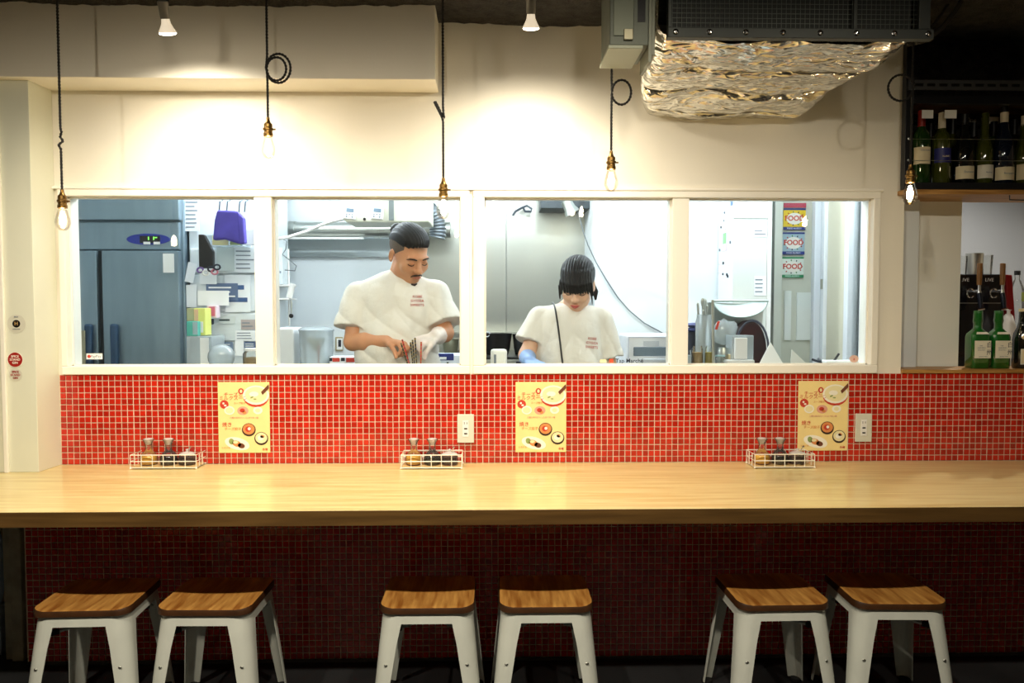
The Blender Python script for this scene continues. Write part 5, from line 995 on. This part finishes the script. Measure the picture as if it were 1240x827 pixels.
# ================================================================== people: smooth distance fields turned into one skin each
class Field:
    def __init__(s, lo, hi, h):
        s.lo = np.array(lo, float); s.h = h; s.n = np.ceil((np.array(hi)-s.lo)/h).astype(int)+1; s.F = np.full(s.n, 1.0, np.float32)
    def _sub(s, lo, hi):
        a = np.maximum(np.floor((np.array(lo)-s.lo)/s.h).astype(int), 0); b = np.minimum(np.ceil((np.array(hi)-s.lo)/s.h).astype(int)+1, s.n)
        if (b <= a).any(): return None, None
        g = np.meshgrid(*[(s.lo[i]+s.h*np.arange(a[i], b[i])).astype(np.float32) for i in range(3)], indexing='ij')
        return tuple(slice(a[i], b[i]) for i in range(3)), np.stack(g, -1)
    def put(s, fn, lo, hi, k=.01, op='add'):
        m = k+4*s.h; sl, p = s._sub(np.array(lo)-m, np.array(hi)+m)
        if sl is None: return
        d = fn(p); A = s.F[sl]
        if op == 'add': hh = np.clip(.5+.5*(A-d)/k, 0, 1); s.F[sl] = A+(d-A)*hh-k*hh*(1-hh)
        elif op == 'sub': hh = np.clip(.5-.5*(A+d)/k, 0, 1); s.F[sl] = A+(-d-A)*hh+k*hh*(1-hh)
        elif op == 'int': s.F[sl] = np.maximum(A, d)
    def cone(s, a, b, r1, r2, k=.012, op='add', cut=None, flat=None):
        a = np.array(a, float); b = np.array(b, float); ab = b-a; L2 = max(float(ab @ ab), 1e-12)
        def fn(p):
            t = np.clip(((p-a) @ ab)/L2, 0, 1); d = np.linalg.norm(p-a-t[..., None]*ab, axis=-1)-(r1+(r2-r1)*t)
            if cut is not None: d = np.maximum(d, (p-np.array(cut[0])) @ np.array(cut[1]))
            return d
        m = max(r1, r2); s.put(fn, np.minimum(a, b)-m, np.maximum(a, b)+m, k, op)
    def ell(s, c, r, k=.012, M=None, op='add'):
        c = np.array(c, float); r = np.array(r, float); M_ = np.eye(3) if M is None else np.array(M)
        def fn(p):
            q = (p-c) @ M_; k0 = np.linalg.norm(q/r, axis=-1); k1 = np.linalg.norm(q/(r*r), axis=-1); return k0*(k0-1)/np.maximum(k1, 1e-6)
        m = float(r.max()); s.put(fn, c-m, c+m, k, op)
    def mesh(s, name, mats, disp=None):
        F = s.F
        if disp is not None:
            sl, p = s._sub(s.lo, s.lo+s.h*(s.n-1)); F = F+disp(p).astype(np.float32)
        S = F < 0; nx, ny, nz = F.shape; acc = np.zeros((nx-1, ny-1, nz-1, 3), np.float32); cnt = np.zeros((nx-1, ny-1, nz-1), np.float32)
        corner = [(i, j, k) for i in (0, 1) for j in (0, 1) for k in (0, 1)]
        def C(A, o): return A[o[0]:nx-1+o[0], o[1]:ny-1+o[1], o[2]:nz-1+o[2]]
        for a in corner:
            for ax in range(3):
                if a[ax]: continue
                b = list(a); b[ax] = 1; A, B = C(F, a), C(F, b); x = C(S, a) != C(S, b); t = np.where(x, A/np.where(x, A-B, 1), 0)
                for q in range(3): acc[..., q] += x*(a[q]+(t if q == ax else 0))
                cnt += x
        act = cnt > 0; idx = -np.ones(act.shape, np.int64); idx[act] = np.arange(act.sum()); ijk = np.argwhere(act)
        V = s.lo+s.h*(ijk+acc[act]/cnt[act][:, None]); Q = []
        for ax in range(3):
            o1, o2 = (ax+1) % 3, (ax+2) % 3
            a = [slice(1, -1)]*3; a[ax] = slice(0, -1); b = list(a); b[ax] = slice(1, None)
            x = S[tuple(a)] != S[tuple(b)]; pos = np.argwhere(x); off = np.ones(3, int); off[ax] = 0; pos = pos+off
            sg = S[tuple(pos.T)]
            def I(d1, d2):
                q = pos.copy(); q[:, o1] -= d1; q[:, o2] -= d2; return idx[tuple(q.T)]
            f = np.stack([I(1, 1), I(0, 1), I(0, 0), I(1, 0)], 1); f[~sg] = f[~sg][:, ::-1]; Q.append(f)
        Q = np.concatenate(Q); me = bpy.data.meshes.new(name); me.from_pydata(V.tolist(), [], Q.tolist())
        for m in (mats if isinstance(mats, list) else [mats]): me.materials.append(m)
        me.polygons.foreach_set('use_smooth', [True]*len(me.polygons)); me.update(); return me
def smooth(o, it=2, f=.5):
    m = o.modifiers.new('soften', 'SMOOTH'); m.iterations = it; m.factor = f
def V3(v): return np.array([v[0], v[1], v[2]], float)
def hand(F, W, d, n, side, s=1.0, curl=(35, 45, 30), grow=0.0, thumb=35, spread=6):
    """five-finger hand. W wrist, d towards the fingertips, n out of the palm, side +1/-1 where the thumb leaves"""
    d = V3(d)/np.linalg.norm(d); n = V3(n)-d*(V3(n) @ d); n /= np.linalg.norm(n); u = np.cross(d, n)*side; W = V3(W)
    def rot(v, ax, a): a = R(a); return v*math.cos(a)+np.cross(ax, v)*math.sin(a)+ax*(ax @ v)*(1-math.cos(a))
    g = grow
    for t in (-.026, -.009, .009, .026): F.cone(W+u*t*.6*s+d*.01*s, W+u*t*s+d*.082*s, .014*s+g, .0115*s+g, .01)
    ax = np.cross(n, d); ax /= np.linalg.norm(ax)
    test = rot(d, ax, 10); ax = ax if test @ n > 0 else -ax
    for t, L_, sp in ((.030, .068, 1.5), (.0105, .078, .5), (-.0095, .073, -.5), (-.029, .058, -1.5)):
        p = W+u*t*s+d*.085*s; q = d*math.cos(R(sp*spread))+u*math.sin(R(sp*spread)); r = .0088*s
        for seg, (fr, cu) in enumerate(zip((.45, .31, .24), curl)):
            q = rot(q, ax, cu); e = p+q*L_*fr*s; F.cone(p, e, r+g, r*.93+g, .004); p = e; r *= .93
    p = W+u*.026*s+d*.022*s; q = rot(d, n, 0); q = d*math.cos(R(thumb))+u*math.sin(R(thumb))+n*.35; q /= np.linalg.norm(q); r = .0115*s
    F.cone(W+d*.012*s, p+q*.02*s, .016*s+g, .013*s+g, .01)
    for L_, cu in ((.042, 0), (.032, 18), (.026, 22)):
        q = rot(q, ax, cu); q = q-u*.12; q /= np.linalg.norm(q); e = p+q*L_*s; F.cone(p, e, r+g, r*.92+g, .005); p = e; r *= .92
def head(F, H, M, s, nose=1.0, jaw=1.0):
    """skull, jaw, brow, nose, lips, lids and ears; M columns = head axes, face towards local -y"""
    def T(p): return H+M @ (np.array(p)*s)
    def E(c, r, k=.012, op='add'): F.ell(T(c), np.array(r)*s, k, M, op)
    E((0, .018, .042), (.078, .099, .088)); E((0, -.03, -.03), (.063, .066, .088), .03); E((0, -.06, -.098), (.026*jaw, .022, .018), .03)
    for q in (-1, 1):
        E((q*.044*jaw, -.012, -.07), (.022, .03, .026), .03); E((q*.040, -.066, -.028), (.024, .02, .024), .022)
        E((q*.034, -.101, -.001), (.017, .013, .011), .012, 'sub'); E((q*.033, -.080, -.003), (.0165, .0125, .0105), .004)
        E((q*.081, .014, -.008), (.008, .019, .031), .006); E((q*.086, .008, -.006), (.006, .009, .018), .004, 'sub')
        E((q*.0115, -.103, -.036), (.0085, .01, .0075), .006)
    E((0, -.084, .021), (.054, .014, .010), .018)
    F.cone(T((0, -.093, .004)), T((0, -.113*nose, -.032)), .0075*s, .0125*s, .009)
    E((0, -.092, -.063), (.023, .012, .0055), .005); E((0, -.0915, -.0735), (.020, .0115, .0062), .005); E((0, -.105, -.0685), (.02, .006, .0012), .002, 'sub')
    return T
def body_skin(name, mats, F, parent): 
    o = obj(name, F.mesh(name, mats), None, parent); smooth(o, 1); return o
def conform(me, src, dy=-.0012):
    """lay flat print onto the cloth: every point is pushed along +Y onto the surface"""
    bv = BVHTree.FromPolygons([v.co for v in src.vertices], [tuple(p.vertices) for p in src.polygons])
    for v in me.vertices:
        h = bv.ray_cast(Vector((v.co.x, -1.5, v.co.z)), Vector((0, 1, 0)))
        if h[0]: v.co.y = h[0].y+dy
    me.update()
def arcs(T, M, pts, r, n=6):
    return MB().tube([Vector(T(p)) for p in pts], r, n)
skin_a = mat('skin_tan', 'c98f68', .5, sub=.12, vary=.08, vscale=18); skin_b = mat('skin_fair', 'e3b596', .5, sub=.12, vary=.05, vscale=18)
hair_m = mat('black_hair', '0c0a0a', .5, bump=.4, bscale=90, stretch=(6, 1, 1), bdist=.003, spec=.35); stub = mat('shaved_hair', '5e5249', .8, vary=.2, vscale=90); brow_m = mat('brow_hair', '2a1c15', .7); lip_a = mat('lip_a', 'a8604c', .5); lip_b = mat('lip_b', 'c4574f', .45)
trous = mat('dark_trousers', '22242a', .9); shoe_m = mat('kitchen_shoes', '111214', .6); blue_gl = mat('blue_glove', '93b4e6', .4, sub=.1); clear_gl = mat('clear_glove', 'e6d9d2', .35, sub=.1, vary=.15, vscale=40)
def trousers(e, hipw, hz, sho):
    t = MB()
    for q in (-1, 1): t.tube([(q*hipw*.5, .02, hz), (q*hipw*.52, .01, hz*.72), (q*hipw*.56, 0, hz*.5), (q*hipw*.58, .015, .06)], [.115, .092, .075, .062], 18)
    t.ell((0, .02, hz), (hipw*1.02, .13, .13), 20, 10); obj('trousers', t, trous, e, smooth=60)
    for q in (-1, 1): obj('shoe', MB().ell((q*hipw*.6, -.05, .045), (.048, .13, .045), 16, 10).box((q*hipw*.6-.045, -.16, 0), (q*hipw*.6+.045, .07, .02)), shoe_m, e, smooth=60)
def legs_in(F, hipw, hz):
    for q in (-1, 1): F.cone((q*hipw*.5, .02, hz), (q*hipw*.56, .01, .5), .08, .055, .02); F.cone((q*hipw*.56, .01, .5), (q*hipw*.58, .02, .06), .05, .035, .02)
def folds(seed, amp, zc):
    def f(p):
        x, y, z = p[..., 0], p[..., 1], p[..., 2]
        v = np.sin(34*x+9*np.sin(5*z+seed)+seed)*.45+np.sin(21*(x*.6+z)+7*np.sin(4*x+seed)+2*seed)*.35+np.sin(47*(x-z*.5)+3*np.sin(9*z))*.25
        v2 = np.sin(13*x+17*z+4*np.sin(6*z-3*x+seed)+seed)+.6*np.sin(26*z-15*x+3*np.sin(8*x+seed)); 
        rid = lambda a: 1-2*np.abs(np.sin(a))**.7
        v3 = rid(21*x+5*np.sin(4*z+seed)+1.6*np.sin(11*z))*.9+rid(15*(z+np.abs(x)*1.3)+2.5*np.sin(7*x+seed))*.8+rid(27*x-14*z+2*np.sin(9*x+seed))*.5
        return amp*(.3*v+.2*v2+.8*v3)*np.clip((zc-z)/.25+.35, .25, 1)
    return f
# ------------------------------------------------------------------ the man
YM = .42; m0 = P(481, 400, YM); ORG = Vector((m0.x, YM, KF))
def Lp(px, py, Y): return V3(P(px, py, Y)-ORG)
man = empty('person', ORG, 'man with tied-back black hair in a white T-shirt, looking down at chopsticks', 'person')
Rsh, Lsh = Lp(435, 358, YM+.01), Lp(527, 357, YM+.01); Rel, Lel = Lp(427, 414, YM-.05), Lp(538, 403, YM-.06); Rwr, Lwr = Lp(468, 413, YM-.165), Lp(527, 408, YM-.165)
neck0 = Lp(480, 352, YM+.02); hc = Lp(495.5, 308, YM-.06); HZ = .86
Mh = np.array(Matrix.Rotation(R(36), 3, 'Z') @ Matrix.Rotation(R(28), 3, 'X') @ Matrix.Rotation(R(-5), 3, 'Y')); S = 1.03
F = Field((-.36, -.36, .0), (.36, .25, 1.78), .0045)
T = head(F, hc, Mh, S); F.cone(T((0, .03, -.055)), neck0+np.array((0, .01, -.02)), .054, .062, .02)
F.cone(neck0+np.array((-.03, 0, -.03)), Rsh, .055, .05, .03); F.cone(neck0+np.array((.03, 0, -.03)), Lsh, .055, .05, .03)
F.ell((0, .02, 1.2), (.15, .09, .26), .04); F.ell((0, .03, .92), (.135, .09, .14), .04); legs_in(F, .17, .88)
F.cone(Rsh, Rel, .047, .040, .02); F.cone(Rel, Rel+(Rwr-Rel)*.4, .040, .041, .012); F.cone(Rel+(Rwr-Rel)*.4, Rwr, .041, .026, .012)
F.cone(Lsh, Lel, .047, .04, .02); F.cone(Lel, Lwr, .042, .027, .02)
hand(F, Rwr, Lp(490, 417, YM-.205)-Rwr, (.25, -.1, -1), -1, .96, (48, 62, 40), thumb=30)
hand(F, Lwr, Lp(511, 413, YM-.205)-Lwr, (-.3, .25, -.9), 1, .96, (45, 60, 40), thumb=30)
body_skin('body', skin_a, F, man)
Fg = Field((-.05, -.36, .9), (.36, .1, 1.4), .0035); hand(Fg, Lwr, Lp(511, 413, YM-.205)-Lwr, (-.3, .25, -.9), 1, .96, (45, 60, 40), .0022, thumb=30)
Fg.cone(Lwr-(Lwr-Lel)*-.0, Lwr+(Lel-Lwr)*.42, .031, .043, .01, cut=(Lwr+(Lel-Lwr)*.4, (Lel-Lwr)/np.linalg.norm(Lel-Lwr))); o = obj('glove', Fg.mesh('glove', clear_gl), None, man); smooth(o, 1); o['label'] = 'clear plastic glove'
# shirt
F = Field((-.36, -.3, .62), (.36, .26, 1.62), .005)
F.cone(Rsh+np.array((.03, .01, -.012)), Lsh+np.array((-.03, .01, -.012)), .068, .068, .03); F.cone(neck0+np.array((0, .015, -.028)), Rsh, .066, .056, .05); F.cone(neck0+np.array((0, .015, -.028)), Lsh, .066, .056, .05)
F.ell((0, .0, 1.28), (.19, .122, .2), .05); F.ell((0, -.005, 1.06), (.185, .13, .28), .06); F.cone((0, .01, 1.1), (0, .015, .72), .175, .18, .06, cut=((0, 0, .7), (0, 0, -1)))
def sleeve(sh, el, fr, r1, r2, seed):
    ax = (el-sh)/np.linalg.norm(el-sh); end = sh+(el-sh)*fr; F.cone(sh, sh+(el-sh)*(fr+.4), r1, r2+.012, .014, cut=(end, ax))
sleeve(Rsh, Rel+np.array((-.014, -.0, 0)), .72, .066, .078, 1); sleeve(Lsh, Lel+np.array((.016, 0, 0)), .76, .066, .076, 2)
sm_ = F.mesh('shirt', shirt_m, folds(1.3, .0062, 1.42)); sh = obj('t_shirt', sm_, None, man); smooth(sh, 2)
col_c = neck0+np.array((.004, -.012, -.006)); ring = [Vector(col_c+np.array((.072*math.cos(a), .062*math.sin(a), -.012*math.cos(a-.6)+.022*math.sin(a)))) for a in [2*PI*i/28 for i in range(28)]]
obj('collar', MB().tube(ring, .0085, 8, closed=True), shirt_m, man, smooth=60)
c = Lp(508, 364.5, YM); lg = text('shirt_print', 'KOBE\nGYOZA\nSWEETS', .0155, (0, 0, 0), red_ink, asmesh=True, spacing=1.12, line=1.25, bold=.0002); lg.transform(Matrix.Translation((c[0], 0, c[2]))); conform(lg, sm_, -.004); obj('shirt_print', lg, None, man)
# hair, brows, lids, moustache, mouth
F = Field(hc-.2, hc+.2, .0035)
F.ell(T((0, .022, .047)), np.array((.082, .103, .088))*S, .01, Mh); F.ell(T((0, -.012, .085)), np.array((.06, .085, .042))*S, .03, Mh)
def hcut(p):
    q = (p-hc) @ Mh/S; x, y, z = q[..., 0], q[..., 1], q[..., 2]; line = .066+.012*np.cos(x*38)-.25*np.maximum(y-.0, 0)-.05*np.clip(-y-.05, 0, 1); side = np.clip((np.abs(x)-.05)*1.2, 0, .05); return (line+side*.3-z)*.8
F.put(hcut, hc-.3, hc+.3, .01, 'int')
def strands(seed, amp=.0022):
    def f(p):
        q = (p-hc) @ Mh; return -amp*np.sin(q[..., 0]*520+6*np.sin(q[..., 1]*20+seed)+4*np.sin(q[..., 2]*24))
    return f
o = obj('hair', F.mesh('hair', hair_m, strands(1)), None, man); smooth(o, 1)
F = Field(hc-.2, hc+.2, .004); F.ell(T((0, .021, .043)), np.array((.0805, .1015, .09))*S, .01, Mh)
def scut(p):
    q = (p-hc) @ Mh/S; y, z = q[..., 1], q[..., 2]; return np.maximum(np.maximum(-.035-z+.3*np.clip(-y, -.1, .1), z-.085), -.062-y+.25*z)
F.put(scut, hc-.3, hc+.3, .01, 'int'); o = obj('shaved_sides', F.mesh('shaved', stub), None, man); o['label'] = 'closely shaved grey-brown side hair'
b = T((-.02, .105, .075)); obj('topknot', MB().ell(Vector(b), (.034, .03, .03), 14, 10), hair_m, man, smooth=60)
for q in (-1, 1):
    obj('eyebrow', arcs(T, Mh, [(q*.014, -.0985, .0165), (q*.03, -.099, .0225), (q*.046, -.090, .021), (q*.055, -.08, .015)], [.003, .0042, .0036, .002]), brow_m, man, smooth=60)
    obj('eyelashes', arcs(T, Mh, [(q*.0185, -.0885, -.0075), (q*.026, -.0935, -.0105), (q*.034, -.0945, -.0115), (q*.042, -.0905, -.0095), (q*.048, -.084, -.006)], .0019), brow_m, man, smooth=60)
    obj('moustache', arcs(T, Mh, [(q*.002, -.1065, -.0525), (q*.012, -.1045, -.0535), (q*.022, -.0985, -.058), (q*.027, -.092, -.0655)], [.0034, .0042, .0034, .002]), brow_m, man, smooth=60)
obj('chin_beard', arcs(T, Mh, [(-.014, -.085, -.106), (0, -.089, -.109), (.014, -.085, -.106)], [.004, .0062, .004]), brow_m, man, smooth=60)
obj('lips', arcs(T, Mh, [(-.02, -.0985, -.0685), (-.008, -.1045, -.067), (.008, -.1045, -.067), (.02, -.0985, -.0685)], [.0022, .0042, .0042, .0022]), lip_a, man, smooth=60)
trousers(man, .17, .88, 0)
# chopsticks in a cup on the pass shelf
cupx = P(502, 446, .17); e = empty('chopstick_cup', (cupx.x, .17, PZ), 'small white cup holding chopsticks below the window edge', 'cup'); obj('cup', MB().lathe([(.034, 0), (.04, .004), (.044, .05), (.0415, .05), (.037, .006), (.0001, .005)], n=20), white_p, e, smooth=40)
csr = mat('chopstick_red', 'c4382a', .4); csb = mat('chopstick_black', '1d1c1a', .4); csy = mat('chopstick_gold', 'b59a4e', .4)
for k, (x0_, y0_, x1_, y1_, a_, b_) in enumerate(((485.5, 415.5, 494, 442, csb, csy), (487, 411, 496, 442, csr, csb), (497, 414.5, 500, 442, csb, csy), (499.5, 411.5, 502, 442, csb, csy), (502.5, 409, 504.5, 442, csb, csy), (510, 414, 509.5, 442, csr, csy))):
    A, B = P(x0_, y0_, .155), P(x1_, y1_, .165); B = A+(B-A)*((A.z-PZ-.008)/(A.z-B.z)); s_ = empty('chopstick', B, [ 'black chopstick leaning beside a red one in front of the man', 'red chopstick with black rings leaning in front of the man', 'leftmost-leaning black chopstick of the upright trio'.replace('leftmost-leaning', 'shortest'), 'middle-height black chopstick of the upright trio', 'tallest black chopstick of the upright trio', 'single red chopstick standing apart by the gloved hand'][k], 'chopstick', 'chopsticks in the cup')
    D = A-B; obj('stick', MB().tube([D*0, D], [.0022, .0036], 8), a_, s_, smooth=40); rg = MB()
    for t in np.linspace(.25, .97, 9): rg.tube([D*(t-.008), D*(t+.008)], .0026+.0014*t, 8)
    obj('rings', rg, b_, s_)
# ------------------------------------------------------------------ the woman
YM = .40; m0 = P(690, 400, YM); ORG = Vector((m0.x, YM, KF))
wom = empty('person', ORG, 'woman with black fringe in a white T-shirt, thin black strap and blue glove', 'person')
Rsh, Lsh = Lp(654, 386, YM+.01), Lp(727, 387, YM+.01); Rel, Lel = Lp(638, 430, YM-.03), Lp(736, 440, YM+.0); Rwr, Lwr = Lp(640, 437, YM-.15), Lp(722, 449, YM-.06)
neck0 = Lp(696, 376, YM+.02); hc = Lp(699, 345, YM-.055); S = .93
Mh = np.array(Matrix.Rotation(R(-13), 3, 'Z') @ Matrix.Rotation(R(27), 3, 'X') @ Matrix.Rotation(R(3), 3, 'Y'))
F = Field((-.3, -.36, .0), (.3, .25, 1.6), .0045)
T = head(F, hc, Mh, S, .985, .85); F.cone(T((0, .03, -.055)), neck0+np.array((0, .01, -.03)), .046, .055, .02)
F.cone(neck0+np.array((-.03, 0, -.035)), Rsh, .05, .042, .03); F.cone(neck0+np.array((.03, 0, -.035)), Lsh, .05, .042, .03)
F.ell((0, .02, 1.1), (.125, .08, .24), .04); F.ell((0, .03, .85), (.13, .09, .13), .04); legs_in(F, .16, .82)
F.cone(Rsh, Rel, .04, .036, .02); F.cone(Rel, Rwr, .036, .025, .02); F.cone(Lsh, Lel, .04, .036, .02); F.cone(Lel, Lwr, .036, .024, .02)
hw = (Lp(652, 443, YM-.2)-Rwr, (.1, .15, -1), -1); hand(F, Rwr, *hw, .9, (25, 40, 25)); hand(F, Lwr, Lp(706, 450, YM-.10)-Lwr, (-.1, .15, -1), 1, .9, (25, 40, 25))
body_skin('body', skin_b, F, wom)
Fg = Field((-.3, -.36, .85), (.1, .1, 1.25), .0035); hand(Fg, Rwr, *hw, .9, (25, 40, 25), .003); dd = (Rel-Rwr)/np.linalg.norm(Rel-Rwr); Fg.cone(Rwr, Rwr+dd*.075, .029, .041, .01, cut=(Rwr+dd*.07, dd)); o = obj('glove', Fg.mesh('glove', blue_gl), None, wom); smooth(o, 1); o['label'] = 'light blue rubber glove'
F = Field((-.3, -.3, .6), (.3, .26, 1.45), .005)
F.cone(Rsh+np.array((.03, .01, -.018)), Lsh+np.array((-.03, .01, -.018)), .054, .054, .03); F.cone(neck0+np.array((0, .015, -.04)), Rsh, .058, .05, .045); F.cone(neck0+np.array((0, .015, -.04)), Lsh, .058, .05, .045)
F.ell((0, -.005, 1.15), (.155, .115, .17), .05); F.ell((0, -.005, .95), (.16, .12, .26), .06); F.cone((0, .01, 1.0), (0, .015, .66), .165, .18, .06, cut=((0, 0, .64), (0, 0, -1)))
sleeve(Rsh, Rel+np.array((-.010, 0, .0)), .62, .056, .066, 3); sleeve(Lsh, Lel+np.array((.004, 0, 0)), .85, .056, .062, 4)
sm_ = F.mesh('shirt', shirt_m, folds(4.1, .0052, 1.3)); sh = obj('t_shirt', sm_, None, wom); smooth(sh, 2)
col_c = neck0+np.array((.0, -.014, -.022)); ring = [Vector(col_c+np.array((.072*math.cos(a), .06*math.sin(a), .024*math.sin(a)))) for a in [2*PI*i/28 for i in range(28)]]
obj('collar', MB().tube(ring, .0075, 8, closed=True), shirt_m, wom, smooth=60)
c = Lp(713.5, 414, YM); lg = text('shirt_print', 'KOBE\nGYOZA\nSWEETS', .0155, (0, 0, 0), red_ink, asmesh=True, spacing=1.12, line=1.25, bold=.0002); lg.transform(Matrix.Translation((c[0], 0, c[2])) @ Matrix.Rotation(R(6), 4, 'Y')); conform(lg, sm_, -.004); obj('shirt_print', lg, None, wom)
# strap
bv = BVHTree.FromPolygons([v.co for v in sm_.vertices], [tuple(p.vertices) for p in sm_.polygons]); sp = []
for i in range(30):
    t = i/29; q = Lp(673+4*math.sin(t*1.2)+4.5*t, 367+80*t, YM-.13); h_ = bv.ray_cast(Vector((q[0], -1.5, q[2])), Vector((0, 1, 0)))
    if h_[0]: sp.append(h_[0]+Vector((0, -.004, 0)))
sp = [sp[0]+Vector((-.004, .07, .012)), sp[0]+Vector((-.002, .03, .012))]+sp
obj('strap', MB().tube(sp, .0042, 6), blackp, wom, smooth=60)
# hair: crown, fringe, side locks and a low tail
F = Field(hc-.19, hc+.19, .0035); F.ell(T((0, .022, .05)), np.array((.086, .106, .094))*S, .01, Mh)
def hcut(p):
    q = (p-hc) @ Mh/S; x, y, z = q[..., 0], q[..., 1], q[..., 2]; return np.minimum(np.maximum(-.012-y, 0)*5+(-.05-z)*.6, .02)*1.0 if False else np.where(y < -.02, .030-z, -.055-z+.0*x)*.8
F.put(hcut, hc-.3, hc+.3, .01, 'int')
for i in range(15):
    x = -.066+.132*i/14; F.cone(T((x*.8, -.062+.028*abs(x/.066)**2, .085)), T((x, -.100+.034*abs(x/.066)**2, .045)), .016*S, .012*S, .012)
    F.cone(T((x, -.100+.034*abs(x/.066)**2, .045)), T((x*1.06, -.104+.04*abs(x/.066)**2, .004-.012*abs(x/.066)**3+.003*math.sin(i*2.3))), .012*S, .0045*S, .009)
for q, L_ in ((-1, -.062), (1, -.07)): F.cone(T((q*.074, -.055, .03)), T((q*.078, -.062, -.02)), .012*S, .007*S, .012); F.cone(T((q*.078, -.062, -.02)), T((q*.083, -.064, L_)), .007*S, .0025*S, .008)
F.ell(T((0, .1, -.01)), np.array((.04, .04, .04))*S, .02, Mh)
o = obj('hair', F.mesh('hair', hair_m, strands(2, .0024)), None, wom); smooth(o, 1)
tl = [Vector(T(p)) for p in ((.02, .12, -.01), (.055, .10, -.035), (.085, .07, -.07), (.088, .05, -.105))]; obj('ponytail', MB().tube(tl, [.022, .02, .015, .004], 12), hair_m, wom, smooth=60)
for q in (-1, 1):
    obj('eyelashes', arcs(T, Mh, [(q*.0185, -.0885, -.0065), (q*.026, -.094, -.010), (q*.034, -.095, -.0115), (q*.043, -.0905, -.0095), (q*.05, -.083, -.005)], .0017), brow_m, wom, smooth=60)
obj('lips', arcs(T, Mh, [(-.022, -.0975, -.066), (-.009, -.1045, -.0655), (.009, -.1045, -.0655), (.022, -.0975, -.066)], [.0022, .0042, .0042, .0022]), lip_b, wom, smooth=60)
obj('lower_lip', arcs(T, Mh, [(-.017, -.0985, -.0715), (0, -.1045, -.0755), (.017, -.0985, -.0715)], [.002, .0042, .002]), lip_b, wom, smooth=60)
trousers(wom, .16, .82, 0)
